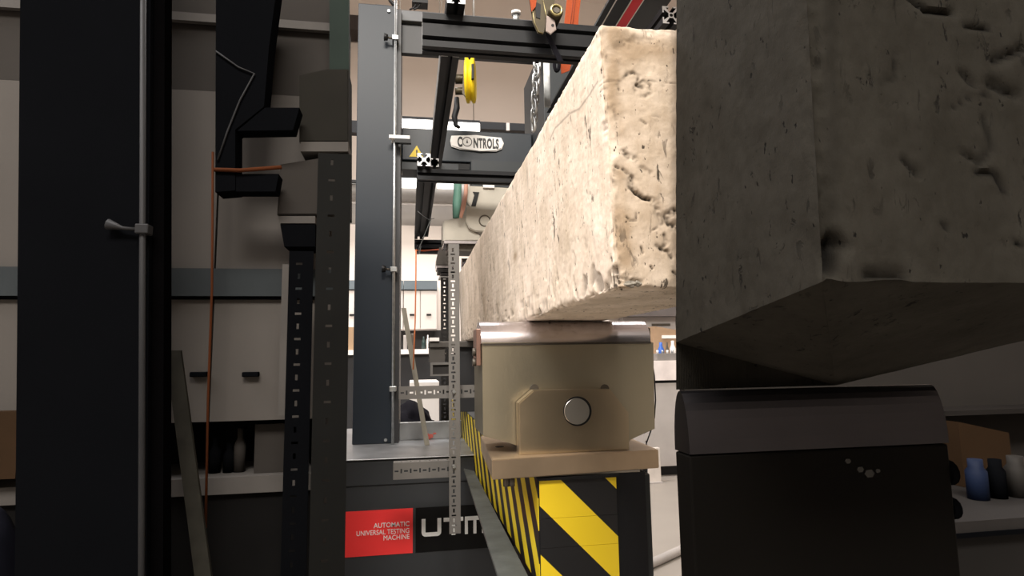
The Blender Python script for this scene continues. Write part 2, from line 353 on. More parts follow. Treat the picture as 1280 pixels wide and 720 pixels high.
# ------------------------------------------------------------------ concrete test beam
def make_beam():
    x0, x1, y0, y1, z0, z1 = .193, .356, .55, 2.36, 1.2145, 1.4875
    lo, hi = np.array([x0, y0, z0]), np.array([x1, y1, z1])
    xs = np.linspace(x0, x1, 130); zs = np.linspace(z0, z1, 215)
    ys = np.concatenate([np.linspace(y0, y0 + .3, 110), np.linspace(y0 + .3, y1, 130)[1:]])
    idx = {}; pts = []; faces = []
    def V(i, j, k):
        q = (i, j, k)
        if q not in idx: idx[q] = len(pts); pts.append((xs[i], ys[j], zs[k]))
        return idx[q]
    I, J, K = len(xs) - 1, len(ys) - 1, len(zs) - 1
    for i in range(I):
        for k in range(K):
            faces.append((V(i, 0, k), V(i + 1, 0, k), V(i + 1, 0, k + 1), V(i, 0, k + 1)))
            faces.append((V(i, J, k), V(i, J, k + 1), V(i + 1, J, k + 1), V(i + 1, J, k)))
    for j in range(J):
        for k in range(K):
            faces.append((V(0, j, k), V(0, j, k + 1), V(0, j + 1, k + 1), V(0, j + 1, k)))
            faces.append((V(I, j, k), V(I, j + 1, k), V(I, j + 1, k + 1), V(I, j, k + 1)))
        for i in range(I):
            faces.append((V(i, j, 0), V(i, j + 1, 0), V(i + 1, j + 1, 0), V(i + 1, j, 0)))
            faces.append((V(i, j, K), V(i + 1, j, K), V(i + 1, j + 1, K), V(i, j + 1, K)))
    P = np.array(pts)
    nz = np.array([noise.noise(Vector(p) * 38) for p in P]); nf = np.array([noise.noise(Vector(p) * 130) for p in P])
    nv = np.array([noise.noise(Vector(p) * 320) for p in P])
    nl = np.array([noise.noise(Vector(p) * 11 + Vector((3, 1, 2))) for p in P])
    r = np.clip(.0055 + .0045 * nz + .002 * nf, .002, .02)[:, None]
    Q = np.minimum(np.maximum(P, lo + r), hi - r); D = P - Q; D /= np.linalg.norm(D, axis=1)[:, None]
    edge = (np.sort(np.minimum(P - lo, hi - P), axis=1)[:, 1])          # distance to the nearest arris
    e = np.exp(-(edge / .007) ** 2)
    d = .0005 * nz + .0004 * nf + .0002 * nv + .0012 * nl + e * (.0016 * nf - .0012)
    dirt = np.zeros(len(P))
    # hollows on the end face: polylines in photograph pixels, half width px, depth m, dirt
    ends = [([(780, 190), (786, 196), (794, 199)], 3.5, .005, .85), ([(770, 208), (778, 211), (784, 217)], 2.2, .004, .8),
            ([(789, 222), (788, 234), (794, 240)], 4, .006, .8), ([(795, 241), (803, 248), (814, 250)], 3, .006, .95), ([(801, 210), (812, 216)], 4, .002, .25),
            ([(820, 256), (824, 270), (828, 278)], 6, .004, .3), ([(843, 264), (832, 270), (836, 280), (844, 283)], 4.5, .006, .8),
            ([(781, 271), (785, 276), (793, 276), (794, 267)], 1.4, .002, .6), ([(814, 288), (822, 284), (829, 279)], 1.2, .002, .5),
            ([(829, 294), (832, 303), (826, 310)], 3, .003, .5), ([(819, 307), (826, 313), (833, 314), (838, 322)], 2.5, .004, .8),
            ([(799, 309), (801, 316)], 1.8, .003, .7), ([(811, 333), (813, 336)], 1.6, .003, .8), ([(840, 340), (846, 344)], 2, .003, .7),
            ([(782, 100), (786, 93), (794, 91), (800, 96), (799, 101)], 2.6, .002, .45), ([(797, 106), (806, 101), (814, 106), (815, 116), (807, 121), (797, 118), (795, 110)], 2.4, .002, .5),
            ([(799, 107), (804, 109)], 4, .003, .6), ([(752, 101), (780, 102)], .9, .0015, .7), ([(812, 101), (846, 105)], .9, .0015, .7),
            ([(774, 106), (776, 113)], 2, .002, .5), ([(756, 150), (758, 158)], 3, .004, .6), ([(768, 132), (772, 150)], 2.5, .0015, .3), ([(756, 109), (762, 110)], 1.2, .001, .5),
            ([(752, 90), (754, 95)], 3, .004, .6), ([(829, 107), (830, 107)], 1.3, .002, .9), ([(774, 172), (776, 180)], 3, .001, .2), ([(802, 151), (808, 155)], 1.5, .002, .5), ([(816, 145), (826, 147)], 1.2, .001, .4),
            ([(775, 60), (790, 52), (810, 50)], 11, .002, .12), ([(800, 30), (815, 45), (830, 42)], 8, .001, .12), ([(760, 225), (763, 290)], 6, .001, .12),
            ([(766, 337), (769, 352)], 5.5, .011, 1.0), ([(780, 350), (796, 353)], 6, .004, .35)]
    onend = np.abs(P[:, 1] - y0) < .012
    for poly, wd, dep, dr in ends:
        q = np.array([at(px_, py_, Y=y0)[[0, 2]] for px_, py_ in poly]); wm = wd * .00075
        best = np.full(len(P), 9.0)
        PX = P[:, [0, 2]]
        for a_, b_ in zip(q[:-1], q[1:]):
            ab = b_ - a_; t = np.clip(((PX - a_) @ ab) / max(ab @ ab, 1e-9), 0, 1)
            best = np.minimum(best, np.linalg.norm(PX - (a_ + t[:, None] * ab), axis=1))
        g_ = np.exp(-(best * (1 + .75 * nf + .5 * nv) / wm) ** 2) * np.clip(.75 + 1.1 * nf + .7 * nv, 0, 1.4) * onend
        d -= dep * .8 * g_; dirt = np.maximum(dirt, np.clip(g_ * dr * (1.1 + .9 * nv), 0, 1))
    # a hairline crack running down the long face from the arris, and a lift line further along
    onside = np.abs(P[:, 0] - x0) < .01
    for poly, wd, dr in (([(750, 102), (738, 120), (727, 136), (715, 142), (697, 160), (690, 175)], .9, .5), ([(660, 185), (662, 250), (664, 310)], .8, .35), ([(738, 60), (737, 150), (735, 230)], 1.0, .22)):
        q = np.array([at(px_, py_, X=x0)[[1, 2]] for px_, py_ in poly]); PX = P[:, [1, 2]]; best = np.full(len(P), 9.0)
        for a_, b_ in zip(q[:-1], q[1:]):
            ab = b_ - a_; t = np.clip(((PX - a_) @ ab) / max(ab @ ab, 1e-9), 0, 1)
            best = np.minimum(best, np.linalg.norm(PX - (a_ + t[:, None] * ab), axis=1))
        g_ = np.exp(-(best / (wd * .0016)) ** 2) * onside
        dirt = np.maximum(dirt, g_ * dr)
    # honeycombing along the lower part of the long face
    nh = np.array([noise.noise(Vector((p[0] * 60, p[1] * 70, p[2] * 45))) for p in P])
    low = np.exp(-((P[:, 2] - z0) / .05) ** 2) * onside
    hc = np.clip((nh - .22) * 4, 0, 1) * low
    d -= .004 * hc; dirt = np.maximum(dirt, .55 * hc)
    R = Q + D * r + D * d[:, None]
    R[:, 0] += -.008 * ((P[:, 2] - z0) / (z1 - z0) - .5) * np.clip(1 - (P[:, 0] - x0) / .1, 0, 1)
    me = bpy.data.meshes.new('concrete_beam'); me.from_pydata(R.tolist(), [], faces); me.update()
    at_ = me.attributes.new('dirt', 'FLOAT', 'POINT'); at_.data.foreach_set('value', dirt.astype(np.float32))
    ex = P[:, 0] - x0; ez = P[:, 2]
    stn = np.clip(.34 + .4 * nl + .18 * nz + .1 * nf, 0, 1) + .75 * np.exp(-((ex - .009) / .008) ** 2) * np.clip(.75 + nz, 0, 1)  # brown staining plus shade put into the colour on end face and arris
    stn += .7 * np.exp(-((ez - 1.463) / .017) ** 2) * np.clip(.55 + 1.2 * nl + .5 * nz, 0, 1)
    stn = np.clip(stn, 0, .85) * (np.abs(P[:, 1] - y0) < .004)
    for px_, py_, wy, wz, am in ((644, 320, .03, .009, .75), (700, 300, .02, .03, .2), (668, 250, .03, .04, .2)):
        q = at(px_, py_, X=x0); stn = np.maximum(stn, am * np.exp(-((P[:, 1] - q[1]) / wy) ** 2 - ((P[:, 2] - q[2]) / wz) ** 2) * onside)
    ar = np.exp(-((ex - .003) / .0028) ** 2) * (np.abs(P[:, 1] - y0) < .004) * np.clip((nf * .7 + nv * .5 + .5 * nz + .05) * 3, 0, 1)
    dirt = np.maximum(dirt, .6 * ar); at_.data.foreach_set('value', dirt.astype(np.float32))
    b_ = me.attributes.new('stain_shade', 'FLOAT', 'POINT'); b_.data.foreach_set('value', stn.astype(np.float32))
    me.polygons.foreach_set('use_smooth', [True] * len(faces))
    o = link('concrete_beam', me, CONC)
    tag(o, 'long cream concrete beam with a pitted end face, resting on the silver roller', 'beam')
    for (px_, py_, sx, sz, sd) in ((787, 355.5, .0075, .0036, 2), (796, 354.5, .004, .003, 3)):
        c = at(px_, py_, Y=y0 + .0045); bm = bmesh.new(); bmesh.ops.create_icosphere(bm, subdivisions=3, radius=1)
        for v in bm.verts:
            f = 1 + .35 * noise.noise(v.co * 1.6 + Vector((sd * 7, 0, 0)))
            v.co = Vector((v.co.x * sx * f + c[0], v.co.y * .005 * f + c[1], v.co.z * sz * f + c[2]))
        me = bpy.data.meshes.new('aggregate_stone'); bm.to_mesh(me); bm.free(); link('aggregate_stone', me, STONE, o)
    return o
make_beam()

# ------------------------------------------------------------------ near roller bearing
def near_bearing():
    t = empty('roller_bearing', (.27, 1.04, .966), 'bare steel roller bearing with a round pin, carrying the near end of the cream beam', 'bearing')
    Yf = .985
    xl, xr = at(603, 480, Y=Yf)[0], at(817.5, 480, Y=Yf)[0]
    zr = 1.176
    def pz(x, y): q = at(x, y, Y=Yf); return (q[0], q[2])
    body = [pz(603, 428), pz(817, 428), pz(819, 536), pz(787, 549), pz(786, 556), pz(650, 561), pz(648, 556), pz(604, 545)]
    MB().prism(body, Yf, Yf + .13, bev=.0015).build('rocker_body', STEEL, t)
    # roller: half round bar along the top
    prof = [(Yf + .002, zr - .001)] + [(Yf + .045 - .043 * math.cos(a), zr + .0375 * math.sin(a)) for a in np.linspace(0.0, math.pi, 26)] + [(Yf + .088, zr - .001)]
    ro = MB().prism(prof, xl - .001, xr - .002, axis='X').build('roller', STEEL2, t)
    for f in ro.data.polygons: f.use_smooth = len(f.vertices) == 4
    ro.data.set_sharp_from_angle(angle=.6)
    box('keeper_strip', (xl + .001, Yf - .002, at(700, 427.5, Y=Yf)[2] - .0045), (xr - .003, Yf + .01, at(700, 427.5, Y=Yf)[2] - .001), mat('dark_joint', (60, 54, 48), .5, .4), t)
    # octagonal pivot bracket in front
    Yb = .958
    def pb(x, y): q = at(x, y, Y=Yb); return (q[0], q[2])
    MB().prism([pb(649, 569), pb(648, 504), pb(667, 487.5), pb(763, 486.5), pb(786, 516), pb(787, 562)], Yb, Yf - .002, bev=.0018).build('pivot_bracket', mat('bracket_steel', (192, 176, 150), .29, .95, var=.1, scale=7, rvar=.06), t)
    c = at(721, 514, Y=Yb)
    rr = (at(738, 514, Y=Yb)[0] - at(704, 514, Y=Yb)[0]) / 2
    MB().tube([(c[0] + .001, Yb - .0008, c[2]), (c[0] + .001, Yb + .01, c[2])], rr * 1.04, 40).build('pin_bore', BLACKP, t)
    MB().tube([(c[0] - .0005, Yb - .0035, c[2]), (c[0] - .0005, Yb + .005, c[2])], rr * .93, 40, rs=[rr * .91, rr * .93]).build('pin', mat('pin_steel', (196, 192, 184), .3, .9, aniso=(1, 1, 1), var=.06), t)
    for px_ in (668, 756):
        q = at(px_, 486, Y=Yf - .001)
        MB().tube([(q[0], Yf - .002, q[2]), (q[0], Yf + .01, q[2])], .0075, 20).build('weld_relief', STEELD, t)
    # base plate on shims
    zt_, zb_ = at(615, 575, Y=.923)[2], at(615, 600, Y=.923)[2]
    A, B = at(615, 575, Z=zt_), at(823, 562, Z=zt_); C, D = at(601, 545, Z=zt_), at(812, 540, Z=zt_)
    D = B + (C - A)
    MB().quadbox([(A[0], A[1], zb_), (B[0], B[1], zb_), (D[0], D[1], zb_), (C[0], C[1], zb_), (A[0], A[1], zt_), (B[0], B[1], zt_), (D[0], D[1], zt_), (C[0], C[1], zt_)])
    m = MB(); m.quadbox([(A[0], A[1], zb_), (B[0], B[1], zb_), (D[0], D[1], zb_), (C[0], C[1], zb_), (A[0], A[1], zt_), (B[0], B[1], zt_), (D[0], D[1], zt_), (C[0], C[1], zt_)])
    bmesh.ops.bevel(m.bm, geom=list(m.bm.edges), offset=.001, segments=2, affect='EDGES'); m.build('base_plate', mat('plate_steel', (182, 162, 138), .42, .9, var=.16, scale=9, rvar=.1), t)
    h = at(624.5, 558.5, Z=zt_)
    MB().tube([(h[0], h[1], zt_ - .001), (h[0], h[1], zt_ + .0006)], .0075, 20).build('bolt_hole', BLACKP, t)
    sh = box('shim_plate', (at(648, 592, Y=.945)[0], .945, .9655), (at(800, 588, Y=.945)[0], 1.16, zb_), mat('shim_steel', (150, 144, 134), .5, .5), t)
    for px_ in (634, 641):
        q = at(px_, 604, Y=.93)
        cyl('jack_screw', (q[0], q[1] + .01, .955), (q[0], q[1] + .01, zb_), .005, STEELD, t, 12)
    # end keeper plates with bolts
    a, b = pbox(595.5, 411, 604, 457, 1.0, .05)
    ek = box('end_plate', a, (xl - .0002, b[1], b[2]), mat('reddish_steel', (140, 110, 98), .4, .7), t, .001)
    for y_ in (440, 453):
        q = at(595, y_, Y=1.01); cyl('bolt', (q[0] - .006, q[1], q[2]), (a[0], q[1], q[2]), .0065, STEELD, ek, 12)
    ek2 = box('end_plate', (xr + .0002, 1.0, a[2]), (xr + .004, 1.05, b[2]), STEELD, t, .001)
    for y_ in (438, 447):
        q = at(820, y_, Y=1.01); cyl('bolt', (xr + .004, q[1], q[2]), (xr + .008, q[1], q[2]), .006, BLACKP, ek2, 12)
    return t
near_bearing()

# ------------------------------------------------------------------ hazard striped bed beam
HZ_E = stripes('hazard_stripes_front', (228, 197, 36), (22, 22, 24), (1, 0, 1), .1447, 1.1217)
HZ_S = stripes('hazard_stripes_side', (226, 200, 40), (30, 28, 28), (0, 1, -1), .098, .014)
def bed():
    zt_ = .9645; x0, x1 = .199, .325; xr = .374
    t = empty('striped_bed_beam', (.28, 1.0, 0), 'black steel bed beam with yellow and black hazard tape under the silver bearing', 'machine bed')
    m = MB(); m.box((x0, .945, .80), (xr, 1.885, zt_)); m.box((x0, 1.885, .862), (xr, 3.0, zt_))
    m.build('bed_body', BLACK, t)
    box('bed_pedestal', (.23, 1.02, 0), (.35, 1.3, .80), BLACK, t)
    zz = [zt_ - .004, at(720, 647, Y=.94)[2], at(720, 684, Y=.94)[2], at(720, 745, Y=.94)[2] if False else .8003]
    for a_, b_ in zip(zz[:-1], zz[1:]):
        box('hazard_tape', (x0 + .001, .9435, b_ + .0004), (x1, .945, a_), HZ_E, t)
    box('hazard_tape', (x0 - .0012, .947, .8005), (x0, 2.9, zt_ - .002), HZ_S, t)
    a, b = pbox(648, 590, 771, 600, .935, .02)
    box('rubber_lip', (x0 - .004, .938, zt_ - .004), (x1 + .004, .9449, zt_ + .0006), BLACKP, t)
    # cover panel on the right with louvres and a bolt
    lv = box('cover_panel', (x1 + .003, .955, .80), (xr + .012, .962, zt_ - .006), SLATED, t)
    pn = box('side_cover', (xr + .004, .962, .80), (xr + .014, 1.8, zt_ - .006), BLACK, t)
    for i in range(6):
        z_ = at(785, 617 + i * 3.2, Y=.955)[2]
        box('louvre', (x1 + .008, .952, z_), (xr - .012, .955, z_ + .0018), BLACKP, lv)
    q = at(788, 659.5, Y=.953)
    cyl('bolt', (q[0], .950, q[2]), (q[0], .955, q[2]), .004, ALU, lv, 14)
    tp = box('bed_top_plate', (x0, 1.25, zt_), (xr, 2.98, zt_ + .0012), DECK, t)
    g0, g1 = at(771, 690, Z=.79), at(800, 724, Z=.79)
    MB().quadbox([(g0[0], g0[1], .785), (g1[0], g1[1], .785), (g1[0] + .03, g1[1], .785), (g0[0] + .006, g0[1], .785), (g0[0], g0[1], .79), (g1[0], g1[1], .79), (g1[0] + .03, g1[1], .79), (g0[0] + .006, g0[1], .79)]) if False else None
    box('tail_bracket', (x1 - .002, .80, .782), (x1 + .03, .945, .788), GREYP, t)
bed()
# loose grey rail beside the bed
def rail_bar():
    z_ = .82
    A, B, C, D = at(577, 577, Z=z_), at(621, 715, Z=z_), at(660, 715, Z=z_), at(594, 580, Z=z_)
    A = A + (B - A) * .12; D = D + (C - D) * .12
    B = A + (B - A) * 1.3; C = D + (C - D) * 1.3
    C[0] = min(C[0], .186); D[0] = min(D[0], .19)
    t = empty('floor_rail', (B[0], B[1], z_ - .06), 'scuffed grey steel rail lying along the left side of the striped bed', 'rail')
    MB().quadbox([(B[0], B[1], z_ - .006), (C[0], C[1], z_ - .006), (D[0], D[1], z_ - .006), (A[0], A[1], z_ - .006), (B[0], B[1], z_), (C[0], C[1], z_), (D[0], D[1], z_), (A[0], A[1], z_)]).build if False else None
    m = MB(); m.quadbox([(B[0], B[1], z_ - .006), (C[0], C[1], z_ - .006), (D[0], D[1], z_ - .006), (A[0], A[1], z_ - .006), (B[0], B[1], z_), (C[0], C[1], z_), (D[0], D[1], z_), (A[0], A[1], z_)])
    m.build('rail_top', RAIL, t)
    m = MB(); m.quadbox([(C[0] - .004, C[1], z_ - .07), (C[0], C[1], z_ - .07), (D[0], D[1], z_ - .07), (D[0] - .004, D[1], z_ - .07), (C[0] - .004, C[1], z_ - .006), (C[0], C[1], z_ - .006), (D[0], D[1], z_ - .006), (D[0] - .004, D[1], z_ - .006)])
    m.build('rail_web', RAIL, t)
    for k in (.06,):
        q = B + (A - B) * k + (C - B) * .5
        box('rail_foot', (q[0] - .012, q[1] - .012, 0), (q[0] + .012, q[1] + .012, z_ - .006), RAIL, t)
rail_bar()

# ------------------------------------------------------------------ universal testing machine
def machine():
    t = empty('testing_machine', (.22, 2.3, 0), 'slate grey testing machine with tall columns, a crosshead and a red label on its base', 'machine')
    zd = .857
    box('base_housing', (-.33, 1.9, 0.0), (.74, 2.75, zd - .004), HOUSE, t, .004)
    box('deck', (-.33, 1.893, zd - .004), (.74, 2.75, zd), DECK, t, .002)
    a, b = pbox(440, 603, 560, 606, 1.898, .003)
    box('panel_joint', (-.33, 1.8985, a[2]), (.74, 1.9, a[2] + .003), BLACKP, t)
    a, b = pbox(499, 527, 577, 553, 2.3, .02)
    bp_ = box('splash_plate', (a[0], a[1], zd), b, DECK, t, .002)
    for (px_, py_, s_) in ((534, 543, .011), (539, 545, .013), (543, 542, .008), (536, 548, .008)):
        q = at(px_, py_, Y=2.298); pts = [(q[0] + s_ * math.cos(k * 1.05) * random.uniform(.5, 1.1), q[2] + s_ * .6 * math.sin(k * 1.05) * random.uniform(.5, 1.1)) for k in range(6)]
        MB().prism(pts, 2.2985, 2.2999).build('paint_spot', mat('red_paint_spot', (176, 84, 74), .7), bp_)
    # columns
    ztop = 2.512
    xl0, xl1 = at(444, 280, Y=2.22)[0], at(500, 280, Y=2.22)[0]
    def column(x0, x1, inner, ztop=2.512):
        c = box('column', (x0, 2.22, zd), (x1 - .022 if inner > 0 else x1, 2.62, ztop), SLATE if inner > 0 else SLATED, t, .003)
        if inner > 0: box('column_edge', (x1 - .021, 2.225, zd), (x1, 2.62, ztop - .01), mat('column_edge_trim', (40, 40, 42), .5), t)
        return c
    c1 = column(xl0, xl1, 1); column(.52, .665, -1, 2.40)
    for px_, py_ in ((486, 14), (482, 550)):
        q = at(px_, py_, Y=2.217); MB().tube([(q[0], 2.213, q[2]), (q[0], 2.22, q[2])], .0055, 14).build('bolt', GALV, c1)
    q = at(480, 8, Y=2.3); box('column_cap', (q[0] - .03, 2.24, ztop), (q[0] + .02, 2.4, ztop + .012), SLATE, t)
    # guide rod with clamps
    q0, q1 = at(494.5, 2, Y=2.19), at(490.8, 555, Y=2.19); xr = (q0[0] + q1[0]) / 2
    gr = cyl('guide_rod', (xr, 2.19, zd), (xr, 2.19, ztop + .02), .0052, GALV, t, 14)
    for py_, full in ((48, 1), (173, 2), (337, 1), (486, 0)):
        z_ = at(492, py_, Y=2.19)[2]
        MB().box((xr - .012, 2.178, z_ - .009), (xr + .012, 2.2199, z_ + .009), .002).build('rod_clamp', GALV if full != 2 else WHITE, gr)
        if full == 1:
            MB().tube([(xr - .012, 2.19, z_), (xr - .03, 2.19, z_ + .002)], .004, 10).build('clamp_screw', STEELD, gr)
            MB().tube([(xr - .028, 2.19, z_ + .002), (xr - .042, 2.19, z_ + .003)], .012, 10, rs=[.011, .014]).build('clamp_knob', BLACKP, gr)
        if full == 2:
            box('rod_arm', (xr - .02, 2.17, z_ - .006), (xr + .055, 2.186, z_ + .006), WHITE, gr)
            box('rod_switch', (xr + .0, 2.17, z_ - .022), (xr + .06, 2.19, z_ - .007), BLACKP, gr)
    # top crossbeam
    zt1, zt0 = 2.517, 2.347
    box('top_crossbeam', (xl1, 2.27, zt0), (.515, 2.295, zt1 - .045), mat('crossbeam_dark_paint', (30, 31, 34), .5), t, .003)
    box('crossbeam_cap', (xl1, 2.25, zt1 - .045), (.50, 2.31, zt1), mat('crossbeam_cap_paint', (78, 79, 82), .5), t, .003)
    # crosshead
    Yc = 2.45
    zc1, zc0 = at(580, 163, Y=Yc)[2], at(580, 203, Y=Yc)[2]
    ch = box('crosshead', (xl1 + .002, Yc, zc0 + .001), (.518, 2.6, zc1), mat('crosshead_blue_black', (34, 41, 48), .4, 0, .35), t, .004)
    zl = 1.94
    box('crosshead_skirt', (xl1 + .002, Yc + .012, zl), (.518, 2.575, zc0), mat('skirt_grey', (44, 48, 52), .5), t)
    for px_ in (573, 596, 617):
        a, b = pbox(px_, 203.5, px_ + 15, 209.5, Yc + .008, .004); box('skirt_slot', (a[0], Yc + .008, zl + .006), (b[0], Yc + .012, zc0 - .004), BLACKP, t)
    # white badge with lettering
    def pc(x, y): q = at(x, y, Y=Yc); return (q[0], q[2])
    bd = MB().prism([pc(564, 170.5), pc(595, 170), pc(626, 173), pc(629.5, 180), pc(627, 187), pc(620, 190), pc(600, 190), pc(575, 187.5), pc(564, 184), pc(562.5, 177)], Yc - .012, Yc, bev=.004).build('badge', WHITE, t)
    bx0, bx1 = pc(571.5, 180)[0], pc(620.5, 180)[0]; zb_, zt_ = pc(595, 185.2)[1], pc(595, 173.2)[1]
    hh = zt_ - zb_; W = bx1 - bx0; yb = Yc - .0126
    font('lettering', 'C', (bx0, yb, zb_ + .001), hh * 1.36, LETTERK, bd, sx=.52, bold=.0024)
    gq = ((bx0 + W * .245), zb_ + hh * .52)
    MB().tube([(gq[0] + hh * .46 * math.cos(k), yb, gq[1] + hh * .46 * math.sin(k)) for k in np.linspace(0, 2 * math.pi, 28)[:-1]], .0016, 6, True).build('gauge_ring', LETTERK, bd)
    MB().prism([(gq[0] - .004, gq[1] - .006), (gq[0] + .004, gq[1] - .006), (gq[0], gq[1] + .012)], yb - .0005, yb + .001).build('gauge_needle', LETTERK, bd)
    font('lettering', 'NTROLS', (bx0 + W * .40, yb, zb_ - .0015), hh * 1.36, LETTERK, bd, sx=.47, bold=.0024, space=1.1)
    # warning triangle
    ws = MB().prism([pc(511.5, 196), pc(529, 196), pc(521, 182)], Yc - .002, Yc).build('warning_sign', YELLOW, t)
    font('warning_symbol', '!', (pc(519.5, 195)[0], Yc - .0024, pc(519, 194.6)[1]), .036, LETTERK, ws, bold=.001)
    # labels on the base
    Yl = 1.9
    def pl(x, y): q = at(x, y, Y=Yl); return (q[0], q[2])
    z1, z0 = pl(516, 635)[1], pl(516, 691)[1]
    rl = box('red_label', (-.32, Yl - .0015, z0), (pl(516, 660)[0], Yl, z1), RED, t)
    kl = box('black_label', (pl(519.5, 660)[0], Yl - .0015, z0), (.34, Yl, z1), mat('black_label_film', (6, 6, 7), .5, spec=.2), t)
    xe = pl(512, 660)[0]
    ZL = [pl(490, y)[1] for y in (658.5, 667, 674.5)]
    font('lettering', 'AUTOMATIC', (xe, Yl - .0022, ZL[0]), .0195, LETTER, rl, 'RIGHT', sx=.93, bold=.0001)
    font('lettering', 'UNIVERSAL TESTING', (xe, Yl - .0022, ZL[1]), .0195, LETTER, rl, 'RIGHT', sx=.86)
    font('lettering', 'MACHINE', (xe, Yl - .0022, ZL[2]), .0195, LETTER, rl, 'RIGHT', sx=.9)
    zu1, zu0 = pl(540, 648)[1], pl(540, 670)[1]; st = .0115; y0, y1 = Yl - .0028, Yl - .0014
    def uletter(x0, x1):
        m = MB(); r_ = .012
        m.box((x0, y0, zu0 + r_), (x0 + st, y1, zu1)); m.box((x1 - st, y0, zu0 + r_), (x1, y1, zu1)); m.box((x0 + r_, y0, zu0), (x1 - r_, y1, zu0 + st))
        for cx, s_ in ((x0 + r_, -1), (x1 - r_, 1)):
            m.prism([(cx, zu0)] + [(cx + s_ * r_ * math.sin(a_), zu0 + r_ - r_ * math.cos(a_)) for a_ in np.linspace(.2, 1.57, 5)] + [(cx, zu0 + r_)], y0, y1)
        return m
    uletter(pl(527, 660)[0], pl(551.5, 660)[0]).build('lettering', LETTER, kl)
    m = MB(); x0, x1 = pl(554.5, 660)[0], pl(579, 660)[0]; xm = (x0 + x1) / 2
    m.box((x0, y0, zu1 - st), (x1, y1, zu1)); m.box((xm - st / 2, y0, zu0), (xm + st / 2, y1, zu1 - st)); m.build('lettering', LETTER, kl)
    m = MB(); x0, x1 = pl(581, 660)[0], pl(606, 660)[0]; xm = (x0 + x1) / 2; s2 = st * .8
    m.box((x0, y0, zu1 - st), (x1 - .006, y1, zu1)); m.box((x1 - s2, y0, zu0), (x1, y1, zu1 - .006))
    m.box((x0, y0, zu0), (x0 + s2, y1, zu1 - st)); m.box((xm - s2 / 2, y0, zu0), (xm + s2 / 2, y1, zu1 - st)); m.box((x1 - .012, y0, zu1 - st), (x1 - .002, y1, zu1 - .0025))
    m.build('lettering', LETTER, kl)
machine()

# ------------------------------------------------------------------ black aluminium profile frame
def tslot(cx, cz, s=.045, n2=1):
    h = s / 2; o, tk, w_, c, dp = .006, .0035, .0135, .0045, .0155
    def side(L, centers):      # along +u from -L to L at v=-h ; returns points without final corner
        out = [(-L, -h)]
        for k in centers: out += [(k - o, -h), (k - o, -h + tk), (k - w_, -h + tk), (k - c, -h + dp), (k + c, -h + dp), (k + w_, -h + tk), (k + o, -h + tk), (k + o, -h)]
        return out
    if n2 == 1:
        pts = []
        for q in range(4):
            a_ = q * math.pi / 2; ca, sa = round(math.cos(a_)), round(math.sin(a_))
            pts += [(u * ca - v * sa, u * sa + v * ca) for u, v in side(h, [0])]
        return [(cx + u, cz + v) for u, v in pts]
    H = s; out = []
    out += side(h, [0]) and [(u, v - h) for u, v in side(h, [0])]                       # bottom, z=-s
    out += [(-v, u) for u, v in side(H, [-h, h])]                                         # right
    out += [(-u, -v + h) for u, v in side(h, [0])]                                        # top
    out += [(v, -u) for u, v in side(H, [-h, h])]                                         # left
    return [(cx + u, cz + v) for u, v in out]
